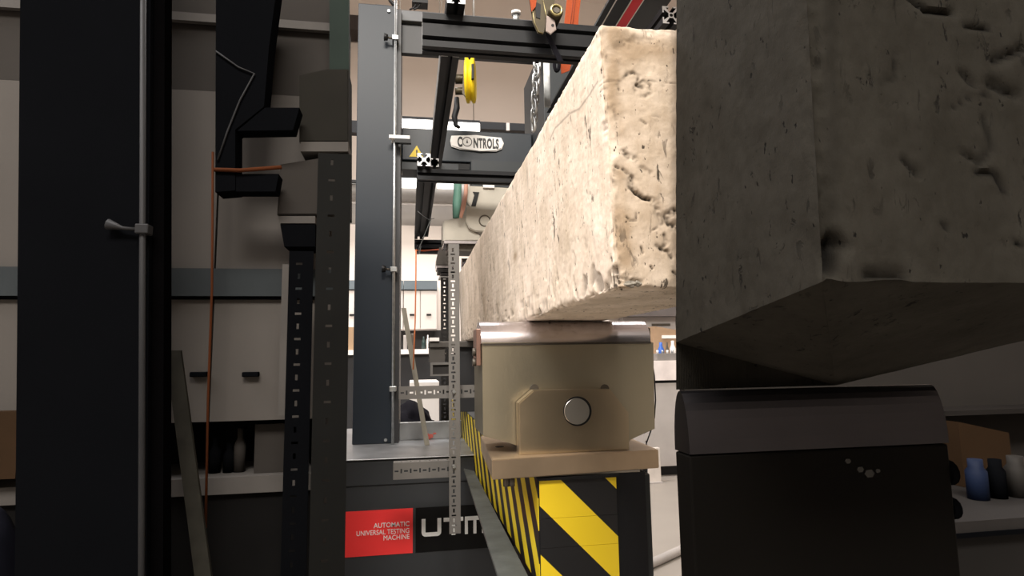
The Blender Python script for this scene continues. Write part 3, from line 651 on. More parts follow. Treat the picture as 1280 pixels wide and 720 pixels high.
def frame():
    t = empty('profile_frame', (.3, 1.45, 1.94), 'black slotted aluminium profile frame above the beam, with bare cut ends', 'frame')
    def rail(poly, p0, p1, axis, bores=()):
        r = MB().prism(poly, p0, p1, axis, cap=1).build('rail', BLACK, t, ALU)
        for (u, v) in bores:
            P = (u, p0 - .0005, v) if axis == 'Y' else (p0 - .0005, u, v)
            Q = (u, p0 + .004, v) if axis == 'Y' else (p0 + .004, u, v)
            MB().tube([P, Q], .0042, 12).build('core_bore', BLACKP, r)
        return r
    z0, z1 = at(528, 57, Y=1.45)[2], at(528, 15, Y=1.45)[2]; zc = (z0 + z1) / 2
    x0 = at(528, 36, Y=1.45)[0]
    rail(tslot(1.4725, zc, .045, 2), x0, .95, 'X')
    qa = at(569.5, 1.5, Y=1.42); zA = zc + .045 + .0225
    rail(tslot(qa[0], zA), 1.4, 1.56, 'Y', [(qa[0], zA)])
    # long rail butted behind the front rail, running back to the crosshead
    zA2 = zc - .0225; xA2 = (at(550, 62, Y=1.5)[0] + at(575, 62, Y=1.5)[0]) / 2
    rail(tslot(xA2, zA2, .047), 1.4955, 2.435, 'Y')
    qb = at(530, 199.5, Y=2.05); zB = qb[2]
    rail(tslot(qb[0], zB), 2.05, 3.35, 'Y')
    rail(tslot(qb[0] + .0382, zB + .0075, .03), 2.1, 3.35, 'Y')
    rail(tslot(2.1, zB - .0425, .04), qb[0] - .0225, .8, 'X')
    rail(tslot(3.38, zB - .045), qb[0] - .0225, .8, 'X')
    qz = at(535, 312, Y=3.3); rail(tslot(3.3, qz[2]), at(521, 312, Y=3.3)[0], .7, 'X')
    qv = qz[2]
    box('hanger_plate', (qb[0] - .02, 3.33, qv), (qb[0] + .02, 3.336, zB - .06), BLACK, t)
    qc = at(839, 19, Y=1.3)
    rail(tslot(qc[0], qc[2]), 1.3, 1.95, 'Y', [(qc[0], qc[2])])
    # leg of the frame standing behind the beam, out of sight on the right
    rail(tslot(.9, 1.51), 0, 1, 'Z') if False else None
    m = MB(); m.box((.88, 1.45, 0), (.925, 1.495, zc - .045)); m.build('leg', BLACK, t)
    m = MB(); m.box((.755, 3.36, 0), (.80, 3.40, zB - .0675)); m.build('leg', BLACK, t)
    q = at(645, 17, Y=1.47); zz = zc + .045
    cyl('bolt', (q[0], 1.47, zz), (q[0], 1.47, zz + .026), .009, GALV, t, 6); cyl('bolt', (q[0], 1.47, zz + .026), (q[0], 1.47, zz + .034), .0125, ALU, t, 16)
    # little clip and plate edge on the slung rail
    q = at(546, 100, Y=1.9); 
    box('rail_cover_strip', (xA2 - .0252, 1.53, zA2 - .022), (xA2 - .0236, 2.3, zA2 + .02), GALV, t)
frame()

# crane runway with red stripe
cr = empty('crane_runway', (.62, 1.4, 2.1), 'dark crane runway beam with a red stripe between white lines, over the beam end', 'beam')
for y_ in (.85, 1.5): cyl('runway_hanger', (.67, y_, 2.22), (.67, y_, 7), .008, STEELD, cr, 10)
xa, xb, xc, xd, xe_ = [at(x_, 14, Z=2.1)[0] for x_ in (754, 761.5, 781.5, 794.5, 829)]
box('runway_body', (xa, .75, 2.1), (xe_, 2.19, 2.108), SLATED, cr); box('runway_web', (.66, .75, 2.108), (.68, 2.19, 2.22), SLATED, cr)
box('red_stripe', (xc, .75, 2.0985), (xd, 2.19, 2.1), mat('bright_red_stripe', (236, 44, 58), .5, var=.02), cr)
for x_ in (xb, xc - .003, xd): box('white_line', (x_, .75, 2.0982), (x_ + .003, 2.19, 2.1), WHITE, cr)

# ------------------------------------------------------------------ ratchet strap
def ratchet():
    Y = 1.40
    t = empty('ratchet_strap', (.36, Y, 2.0), 'orange ratchet strap with a brassy buckle slung over the black profile', 'strap')
    def p(x, y, Y_=Y): q = at(x, y, Y=Y_); return (q[0], q[2])
    MB().prism([p(660, -12), p(676, -12), p(679, 14), p(683, 30), p(679, 43), p(672, 41), p(666, 28)], Y, Y + .004, bev=.001).build('buckle_plate', BRASS, t)
    MB().prism([p(676, -12), p(698, -12), p(692, 8), p(686, 20), p(684, 38), p(678, 20)], Y + .02, Y + .024, bev=.001).build('buckle_plate', BRASS, t)
    zin = mat('zinc_edge_highlight', (150, 138, 100), .35, .7)  # paler zinc tubes stand in for a highlight along the buckle edges
    for e_ in (((662, -10), (668, 28), (673, 40), (679, 42)), ((677, -8), (682, 16), (686, 34))):
        MB().tube([(p(*q_)[0], Y - .001, p(*q_)[1]) for q_ in e_], .0014, 6).build('edge_highlight', zin, t)
    MB().prism([p(668, 2), p(676, 6), p(675, 24), p(670, 22)], Y - .002, Y, bev=.0004).build('plate_window', BLACKP, t)
    c = p(693, 19)
    sp = MB().tube([(c[0], Y - .022, c[1]), (c[0], Y - .018, c[1]), (c[0], Y + .03, c[1])], .018, 24, rs=[.0165, .0185, .0185]).build('spool', BRASS, t)
    MB().tube([(c[0] + .0135 * math.cos(k), Y - .023, c[1] + .0135 * math.sin(k)) for k in np.linspace(0, 2 * math.pi, 24)[:-1]], .0035, 8, True).build('spool_rim', mat('spool_rim_zinc', (160, 148, 104), .3, .8), sp)
    MB().tube([(c[0], Y - .0235, c[1]), (c[0], Y - .021, c[1])], .008, 6).build('spool_nut', STEELD, sp)
    MB().prism([p(682, 22), p(692, 28), p(694, 40), p(687, 46), p(681, 42)], Y - .012, Y - .008, bev=.0012).build('pawl', mat('grey_pawl', (128, 116, 110), .4, .6), t)
    cq = p(689.5, 35); MB().tube([(cq[0], Y - .0126, cq[1]), (cq[0], Y - .011, cq[1])], .004, 14).build('rivet', BLACKP, t)
    MB().prism([p(660, -12), p(672, -12), p(669, 10), p(664, 16)], Y - .006, Y - .003).build('webbing', ORANGE, t)
    # webbing that goes over the rail, and reappears below it
    w1 = MB().prism([p(710, -14, 1.56), p(727.5, -14, 1.56), p(723.5, 20, 1.56), p(722, 42, 1.56), p(704, 42, 1.56), p(706, 24, 1.56)], 1.56, 1.563).build('webbing', ORANGE, t)
    for k in (.45, .6):
        a_ = p(710 + 17.5 * k, -12, 1.559); b_ = p(704 + 18 * k, 40, 1.559)
        MB().tube([(a_[0], 1.5592, a_[1]), (b_[0], 1.5592, b_[1])], .0009, 5).build('stitching', mat('dark_stitching', (110, 44, 22), .8), w1)
    MB().prism([p(699, 71, 1.6), p(716, 73, 1.6), p(712, 88, 1.6), p(702, 92, 1.6)], 1.6, 1.603).build('webbing', ORANGE, t)
    MB().tube([(p(696 + 3 * math.cos(k), 80 + 9 * math.sin(k), 1.59)[0], 1.59, p(696 + 3 * math.cos(k), 80 + 9 * math.sin(k), 1.59)[1]) for k in np.linspace(0, 6.283, 20)[:-1]], .005, 8, True).build('strap_loop', CLOTH, t)
    m = MB(); m.prism([p(680, 42, 1.43), p(688, 46, 1.43), p(704, 78, 1.43), p(697, 78, 1.43)], 1.425, 1.428); m.build('webbing', CLOTH, t)
ratchet()
# chain
def chain():
    Y = 1.62
    t = empty('hanging_chain', (at(672, 60, Y=Y)[0], Y, at(672, 60, Y=Y)[2]), 'galvanised chain hanging from the black profile beside the concrete beam', 'chain')
    n = 8; proto = None
    L = .021; a0, a1 = at(671.5, 78, Y=Y), at(667, 156, Y=Y)
    for i in range(n):
        f = i / (n - 1); c = a0 + (a1 - a0) * f
        if proto is None:
            pts = [(.0095 * math.cos(k), 0, .0105 * math.sin(k) + (.0085 if math.sin(k) >= 0 else -.0085)) for k in np.linspace(0, 2 * math.pi, 25)[:-1]]
            o = MB().tube(pts, .0042, 8, True).build('chain_link', GALV); proto = o
        else:
            o = proto.copy(); COL.objects.link(o)
        o.parent = t; o.location = Vector(c) - t.location; o.rotation_euler = (0, .08, 0.35 + (math.pi / 2 if i % 2 else 0) + random.uniform(-.2, .2))
    a, b = pbox(679.5, 66, 687.5, 118, Y + .02, .004)
    box('hanger_strip', (a[0], a[1], at(683, 130, Y=Y)[2]), b, GALV, t, .0008)
    q = at(673, 65, Y=Y); cyl('eye_bolt', (q[0], Y, q[2] - .022), (q[0], Y, q[2] + .03), .0055, GALV, t, 10)
chain()
# pulley
def pulley():
    Y = 2.2
    c = at(588, 101, Y=Y); t = empty('pulley_block', tuple(c), 'yellow pulley wheel with a brass shaft and black hook hanging by two wires', 'pulley')
    R_ = (at(588, 75, Y=Y)[2] - at(588, 127, Y=Y)[2]) / 2
    hw = .02
    ax = Vector((.985, -.17, 0)).normalized()
    C = Vector(c)
    prof = [(-hw, R_ * .82), (-hw * .8, R_), (-hw * .3, R_), (-.003, R_ * .9), (.003, R_ * .9), (hw * .3, R_), (hw * .8, R_), (hw, R_ * .82)]
    MB().tube([C + ax * a_ for a_, _ in prof], .1, 40, rs=[r_ for _, r_ in prof]).build('pulley_wheel', YELLOW, t)
    side = ax.cross(Vector((0, 0, 1)))
    yq = Y - R_ * 1.02
    q = at(591, 90, Y=yq); MB().box((q[0] - .005, yq - .003, q[2] - .028), (q[0] + .005, yq + .03, q[2] + .032), .002).build('rim_slot', BLACKP, t)
    for py_, rr in ((99, .018), (114, .014)):
        q = Vector(at(579, py_, Y=Y)); MB().tube([q - ax * .03, q + ax * .02], rr, 16).build('brass_shaft', BRASS, t)
    q = C - ax * .022; MB().prism([(q.x - .012, c[2] - .06), (q.x + .008, c[2] - .085), (q.x + .012, c[2] + .05), (q.x - .005, c[2] + .06)], Y - .02, Y - .015).build('cheek_plate', STEELD, t)
    pts = [at(x_, y_, Y=Y) for x_, y_ in ((571, 122), (571, 135), (568, 146), (570, 157), (575, 160))]
    MB().tube(pts, .01, 10, rs=[.009, .012, .011, .009, .006]).build('hook', BLACK, t)
    for px_ in (581, 593):
        a_, b_ = at(px_, 76, Y=Y), at(px_, -40, Y=Y); cyl('wire', a_, (a_[0], Y, 2.95), .0024, GALV, t, 6)
pulley()

# ------------------------------------------------------------------ loading head on the beam
def head():
    Y = 2.25
    t = empty('loading_head', tuple(at(600, 290, Y=Y)), 'light grey cast loading head pressing on the far part of the concrete beam', 'loading head')
    def p(x, y): q = at(x, y, Y=Y); return (q[0], q[2])
    MB().prism([p(584, 232), p(660, 236), p(660, 266), p(590, 262), p(583, 250)], Y, Y + .16, bev=.003).build('head_block', HEAD, t)
    MB().prism([p(583, 257), p(590, 262.5), p(662, 266.5), p(662, 292), p(594, 290), p(586, 286), p(582, 278)], Y - .012, Y + .17, bev=.003).build('rocker', HEAD, t)
    cq = at(606, 276, Y=Y - .012)
    MB().tube([(cq[0] + .021 * math.cos(k), Y - .0125, cq[2] + .021 * math.sin(k)) for k in np.linspace(0, 6.283, 28)[:-1]], .0025, 6, True).build('pin_ring', STEELD, t)
    MB().prism([p(591, 240), p(599, 240.5), p(598, 244), p(594.5, 258), p(589, 257.5), p(593, 244)], Y - .004, Y, bev=.0005).build('toggle_lever', BLACKP, t)
    MB().prism([p(555.5, 275.5), p(583, 270.5), p(589, 288), p(600, 293), p(600, 300.5), p(555, 300.5)], Y + .005, Y + .15, bev=.003).build('side_wing', HEAD, t)
    a, b = pbox(553.5, 278, 556, 301, Y + .02, .1); box('wing_cheek', a, b, HEAD, t)
    MB().prism([p(555, 301), p(606, 302), p(606, 305), p(555, 304.5)], Y - .005, Y + .15).build('bright_plate', STEEL2, t)
    MB().prism([p(560, 305), p(606, 305.2), p(606, 313), p(560, 312)], Y + .02, Y + .14).build('lower_block', STEELD, t)
    a, b = pbox(590, 205, 665, 232, Y + .03, .1); box('stem', (a[0], a[1] + .02, b[2] - .3 if False else a[2]), (b[0] - .02, b[1], 1.935), SLATED, t)
    a, b = pbox(604, 229, 618, 234.5, Y - .01, .01); box('white_tag', a, b, WHITE, t)
    # roller under the head that touches the beam
    c = at(625, 300, Y=Y + .08); cyl('head_roller', (.2, Y + .08, 1.4885 + .028), (.36, Y + .08, 1.4885 + .028), .027, STEEL2, t, 20)
head()
def rear_block():
    Y = 2.7
    t = empty('rear_roller_block', tuple(at(552, 345, Y=Y)), 'grey steel block with dark steps behind the top of the slotted upright', 'bearing')
    def p(x, y): q = at(x, y, Y=Y); return (q[0], q[2])
    MB().prism([p(549, 309), p(572, 307), p(572, 332), p(545.5, 331), p(546, 322)], Y, Y + .12, bev=.003).build('block', mat('mid_grey_cast', (118, 112, 106), .5, .2), t)
    MB().prism([p(545.5, 332), p(572, 332.5), p(572, 335), p(546, 335)], Y - .006, Y + .12).build('bright_strip', STEEL2, t)
    for (x0, y0, x1, y1) in ((547.5, 336, 572, 340), (551, 341, 572, 345)):
        a, b = pbox(x0, y0, x1, y1, Y - .003, .12); box('step', a, b, ANGLED, t)
    a, b = pbox(549, 345.5, 562, 347, Y, .1); box('paper_shim', a, b, WHITE, t)
rear_block()
# far bearing under the beam
def far_bearing():
    t = empty('far_bearing', tuple(at(580, 500, Y=2.1)), 'dark grey steel bearing under the far end of the concrete beam', 'bearing')
    m_ = mat('dark_bearing_steel', (82, 78, 74), .5, .3, var=.1)
    a, b = pbox(537, 415, 640, 434, 2.12, .16); box('bearing_block', (a[0], a[1], a[2]), (b[0], b[1], 1.2135), m_, t, .003)
    a, b = pbox(537, 412, 549, 415.5, 2.11, .17); box('white_cap', (a[0], a[1], 1.214), (b[0], b[1], 1.226), WHITE, t)
    a, b = pbox(545, 434.5, 640, 499, 2.14, .12); box('bearing_base', (at(570, 470, Y=2.14)[0], a[1], .9665), (.36, b[1], b[2]), mat('near_black_steel', (36, 36, 38), .6), t)
    a, b = pbox(537, 434.5, 556, 453, 2.13, .1); box('left_cheek', a, b, m_, t)
    a, b = pbox(538, 453, 562, 470, 2.1, .02); fb = MB()
    fb.box((a[0], a[1], b[2] - .008), b); fb.box(a, (a[0] + .008, b[1], b[2] - .008)); fb.box((a[0] + .008, a[1], a[2]), (b[0], b[1], a[2] + .006)); fb.build('switch_frame', ANGLE, t)
    a2, b2 = pbox(541, 456, 562, 468, 2.11, .03); box('switch_box', a2, b2, ANGLED, t)
far_bearing()

# hoses beside the head
pts = [at(x_, y_, Y=2.33) for x_, y_ in ((572, 225), (572, 240), (571, 256), (570, 273))]
tag(MB().tube(pts, .014, 14, rs=[.016, .016, .0175, .013]).build('air_spring', TEAL), 'teal flexible sleeve left of the light grey loading head', 'sleeve')
pts = [at(x_, y_, Y=2.215) for x_, y_ in ((583, 226), (582, 244), (579, 258), (576, 272))]
tag(MB().tube(pts, .008, 10, rs=[.007, .008, .0095, .006]).build('salmon_hose', SALMON), 'salmon coloured hose between the teal sleeve and the loading head', 'hose')

# ------------------------------------------------------------------ slotted angle stand
def stand():
    Y = 1.65
    t = empty('slotted_angle_stand', (.12, Y, .7), 'grey slotted angle upright with two cross pieces in front of the machine base', 'stand')
    x0, x1 = at(561, 480, Y=Y)[0], at(574.5, 480, Y=Y)[0]; z0, z1 = at(569, 667, Y=Y)[2], at(569, 305, Y=Y)[2]
    slotted_obj('upright', ANGLE, t, slotted(x0, x1, z0, z1, lambda u, v: (u, Y, v), uc=x0 + (x1 - x0) * .42),
                slotted(Y, Y + .03, z0, z1, lambda u, v: (x1, u, v)))
    def cross(px0, px1, py0, py1, Yc, flange, zs=0):
        a, b = pbox(px0, py0, px1, py1, Yc, 0)
        pl = [slotted(a[2], b[2], a[0], b[0], lambda u, v: (v, Yc, u))]
        if flange: pl.append(slotted(Yc, Yc + .03, a[0], b[0], lambda u, v: (v, u, b[2] + (u - Yc) * .0)))
        return slotted_obj('crosspiece', ANGLE, t, *pl)
    cross(498.5, 640, 481.5, 497.5, Y + .036, False)
    cross(491.5, 567, 577.5, 598, Y + .036, True)
    for py_ in (489.5, 583):
        q = at(567.5, py_, Y=Y - .003); MB().tube([(q[0], Y - .008, q[2]), (q[0], Y + .0, q[2])], .0045, 12).build('bolt', GALV, t)
stand()
def rear_post():
    Y = 2.62
    x0, x1 = at(551, 430, Y=Y)[0], at(560.5, 430, Y=Y)[0]; z0, z1 = at(555, 527, Y=Y)[2], at(556, 346.5, Y=Y)[2]
    t = empty('slotted_post', (x0, Y, z0), 'near-black slotted post with light showing through its slots, behind the grey upright', 'post')
    slotted_obj('post_flange', ANGLED, t, slotted(x0, x1, .8575, z1, lambda u, v: (u, Y, v), pitch=.018, uc=x0 + (x1 - x0) * .5))
    slotted_obj('post_flange', ANGLED, t, slotted(Y, Y + .03, .8575, z1, lambda u, v: (x1, u, v), pitch=.018))
rear_post()
pts0, pts1 = at(504.5, 385, Y=2.16), at(534, 552, Y=2.13)
lt = MB(); w2 = .0085
lt.quadbox([(pts1[0] - w2, pts1[1], .858), (pts1[0] + w2, pts1[1], .858), (pts1[0] + w2, pts1[1] + .006, .858), (pts1[0] - w2, pts1[1] + .006, .858),
            (pts0[0] - w2, pts0[1], pts0[2]), (pts0[0] + w2, pts0[1], pts0[2]), (pts0[0] + w2, pts0[1] + .006, pts0[2]), (pts0[0] - w2, pts0[1] + .006, pts0[2])])
tag(lt.build('wooden_lath', WOOD), 'weathered grey lath leaning beside the slate column, standing on the steel deck', 'lath')
a_, b_ = at(520, 312, Y=2.08), at(516.5, 462, Y=2.08)
og = empty('orange_string', (a_[0], 2.08, a_[2]), 'thin orange string hanging taut between the slate column and the slotted posts', 'string')
MB().tube([a_, at(519.8, 350, Y=2.08), at(519, 400, Y=2.08), b_], .0024, 6).build('hanging_cord', mat('faded_orange_cord', (206, 124, 82), .8, spec=.1), og)
MB().tube([at(520, 313, Y=2.1), at(530, 313.5, Y=2.3), at(548, 312, Y=2.62)], .0035, 6, rs=[.0025, .0035, .004]).build('tie_cord', ORANGE, og)
gw = empty('tie_wire', tuple(at(540, 274, Y=2.02)), 'thin grey wire looped around the slung black profile', 'wire')
MB().tube([at(x_, y_, Y=2.02) for x_, y_ in ((522, 264), (529, 270), (536, 274.5), (543, 273))], .0013, 6).build('wire_end', RAIL, gw)
MB().tube([at(x_, y_, Y=2.02) for x_, y_ in ((538.5, 275), (535, 283), (529, 298), (524, 310), (522.5, 318), (524.5, 317), (526, 308))], .0016, 6).build('wire_tail', RAIL, gw)
# black cloth bundle behind the deck
bm = bmesh.new(); bmesh.ops.create_icosphere(bm, subdivisions=4, radius=1)
c = at(518, 532, Y=3.2)
for v in bm.verts:
    f = 1 + .3 * noise.noise(v.co * 1.7) + .1 * noise.noise(v.co * 5)
    top = .17 if v.co.x < .1 else .17 - .09 * min(1, (v.co.x - .1) * 1.6)
    v.co = Vector((c[0] - .01 + v.co.x * .125 * f, c[1] + v.co.y * .16 * f, .80 + max(0, v.co.z + .3) * top * .62 * f))
me = bpy.data.meshes.new('cloth_bundle'); bm.to_mesh(me); bm.free()
for f in me.polygons: f.use_smooth = True
st_ = empty('black_bag', (c[0], c[1], 0), 'black cloth bag on a low stool behind the machine deck', 'bag')
link('bag_body', me, CLOTH, st_)
tag(box('low_stool', (c[0] - .2, c[1] - .18, .0), (c[0] + .2, c[1] + .2, .795), SLATED), 'dark stool under the black cloth bag behind the machine', 'stool')
# dark wiring over the column top
pts = [at(x_, y_, Y=2.3) for x_, y_ in ((486, -8), (488, 1), (492, 6), (497, 8))]
tag(MB().tube(pts, .008, 8).build('black_cable', BLACKP), 'black cable looping over the top of the left column', 'cable')
a, b = pbox(515, -12, 535, 3, 2.35, .05); jb = empty('junction_box', (a[0], a[1], a[2]), 'black junction box with two cable tails above the top crossbeam', 'junction box')
box('box_shell', a, b, BLACKP, jb); 
for d_ in (0, 5):
    MB().tube([at(x_ + d_, y_, Y=2.36) for x_, y_ in ((521, 2), (520, 6), (517, 10), (512, 12))], .004, 6).build('cable_tail', BLACKP, jb)

# ------------------------------------------------------------------ things seen past the bearing on the right
Yr = 5.6
a, b = pbox(805, 478, 930, 581, Yr, .6)
gc = empty('grey_cabinet', (a[0], Yr, 0), 'light grey bench cabinet with a white drawer fascia, behind the silver bearing', 'cabinet')
box('cabinet_body', a, b, GREYL, gc)
wa, wb_ = pbox(805, 450, 930, 474.5, Yr - .02, .6); box('drawer_front', wa, wb_, mat('white_drawer', (226, 216, 212), .5), gc)
box('shadow_gap', (a[0], Yr + .02, b[2]), (b[0], b[1], wa[2]), BLACKP, gc)
box('plinth', (a[0], Yr + .08, 0), (b[0], b[1], a[2]), BLACKP, gc)
ztop_ = wb_[2]
tl = empty('table_leg_bracket', tuple(at(818, 604, Z=0)), 'white metal leg bracket standing on the floor before the grey cabinet', 'bracket')
pY = at(818, 604, Z=0)[1]; a, b = pbox(810, 560, 826, 603, pY, .05)
box('bracket_face', (a[0], a[1], 0), b, mat('offwhite_bracket', (206, 198, 190), .5), tl, .004)
box('bracket_foot', (a[0] - .01, a[1] - .03, 0), (b[0] + .005, b[1], .012), GREYL, tl)
for (x0, y0, x1, y1, m, lb) in ((822.5, 428, 830, 438, BLUE, 'small blue bottle on the bench right of the silver bearing'), (838, 426, 845, 446, WHITE, 'white bottle on the bench next to the dark bottle'),
                            (832, 428, 836, 438, STEELD, 'dark slim bottle on the bench between the blue and white bottles')):
    q = at((x0 + x1) / 2, y1, Y=Yr + .15); r_ = (at(x1, y1, Y=Yr + .15)[0] - at(x0, y1, Y=Yr + .15)[0]) / 2; h = at(x0, y0, Y=Yr + .15)[2] - ztop_
    bo = MB().tube([(q[0], q[1], ztop_ + .0005 + h * k) for k in (0, .6, .75, .82, 1)], r_, 16, rs=[r_, r_, r_ * .6, r_ * .5, r_ * .5]).build('bottle', m); tag(bo, lb, 'bottle')
a, b = pbox(821, 439, 852, 450, Yr + .02, .1)
mt = empty('steel_tray', (a[0], a[1], ztop_), 'grey steel tray of small parts in front of the bench bottles', 'tray')
box('tray_base', (a[0], a[1], ztop_ + .0005), (b[0], b[1], b[2] - .02), GREYP, mt, .004)
for k in range(5):
    q0 = a[0] + (b[0] - a[0]) * (k + .5) / 5; MB().tube([(q0, a[1] + .04, b[2] - .02), (q0, a[1] + .04, b[2] + .012)], .012, 8).build('loose_part', GALV if k % 2 else WHITE, mt)
a, b = pbox(818, 409, 846, 432, Yr + .35, .22)
cbx = empty('cardboard_tray', (a[0], a[1], ztop_), 'brown cardboard box behind the bench bottles at the silver bearing', 'box')
q = [(a[0], ztop_ + .0005), (b[0], ztop_ + .0005), (b[0], b[2] - .03), (a[0] + .08, b[2]), (a[0], b[2] + .01)]
MB().prism(q, a[1], b[1]).build('carton', CARD, cbx)
a2, b2 = pbox(828, 419, 846, 423, Yr + .33, .02); box('white_flap', a2, b2, WHITE, cbx)
# grey panels on the partition above that bench
a, b = pbox(780, 396, 990, 450, 6.45, .14)
sp = empty('grey_wall_panel', (a[0], 6.45, a[2]), 'grey steel wall panel with a dark slot above the bench bottles', 'panel')
box('panel_sheet', a, b, GREYL, sp); a2, b2 = pbox(815, 404.5, 838, 407.5, 6.44, .01); box('panel_slot', a2, b2, STEELD, sp)
a, b = pbox(770, 380, 990, 395, 6.3, .29); tag(box('dark_shelf', a, b, mat('dark_shelf_paint', (92, 86, 84), .6)), 'dark wall shelf above the grey wall panel, under the beam edge', 'shelf')
# cable behind the bearing
pts = [at(x_, y_, Y=1.25) for x_, y_ in ((813, 440), (818, 470), (819.5, 500), (818, 522), (813, 540), (808, 554))]
pts.append(np.array([pts[-1][0], 1.25, .97])); pts.append(np.array([pts[-1][0] - .02, 1.25, 0.002]))
tag(MB().tube(pts, .0016, 6).build('thin_cable', BLACKP), 'thin black cable curving down past the right end of the silver bearing', 'cable')
# floor step and hose
y0_ = at(830, 634, Z=0)[1]
tag(box('floor_slab', (1.15, 1.6, 0), (3.2, y0_ - .02, .045), FLOORM), 'pale raised floor plate to the right of the machine bed', 'floor plate')
tag(box('floor_shadow_strip', (1.15, y0_ - .018, 0), (3.2, y0_ + .1, .012), BLACKP), 'black strip drawn as the shadow line behind the pale floor plate', 'strip')  # black strip stands in for a shadow line at the plate's far edge
pa, pb_ = at(806, 708, Z=.07), at(850, 688, Z=.07)
tag(MB().tube([pa - (pb_ - pa) * .3, pa, pb_, pb_ + (pb_ - pa) * 3], .024, 12).build('floor_conduit', GREYL), 'grey conduit pipe lying across the pale floor plate', 'pipe')

def dimmed_mat(*a, **k):  # side bay materials: the gloom is put into the base colour
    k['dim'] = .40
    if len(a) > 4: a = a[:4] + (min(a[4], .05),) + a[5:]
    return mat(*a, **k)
# ================================================================== left bay: invented station beside the machine, its dimness put into the colours
DCAB = dimmed_mat('dimmed_cabinet', (116, 111, 107), .8, 0, .1, var=.04)
DCAB2 = dimmed_mat('dimmed_cabinet_dark', (74, 70, 67), .8, 0, .1, var=.04)
DBLUE = dimmed_mat('dimmed_slate_band', (72, 77, 80), .8, 0, .1)
DGREY = dimmed_mat('dim_grey_trim', (114, 110, 107), .7, 0, .1)
DBLK = dimmed_mat('dimmed_black', (19, 20, 23), .8, 0, 0, var=.06)
DBLK2 = dimmed_mat('dimmed_black_shelf', (25, 24, 24), .8, 0, .06)
DROD = dimmed_mat('dimmed_steel_rod', (70, 70, 72), .5, .2, .2)
DANG = dimmed_mat('dimmed_grey_slotted_steel', (30, 30, 29), .7, 0, .1, var=.1)
DBROWN = dimmed_mat('dimmed_brown_board', (70, 52, 36), .8, 0, .1)
DORANGE = dimmed_mat('dimmed_orange_cord', (104, 58, 34), .8, 0, .1)
DLATH = dimmed_mat('dimmed_weathered_lath', (62, 60, 54), .85, 0, .1, var=.2, scale=30)
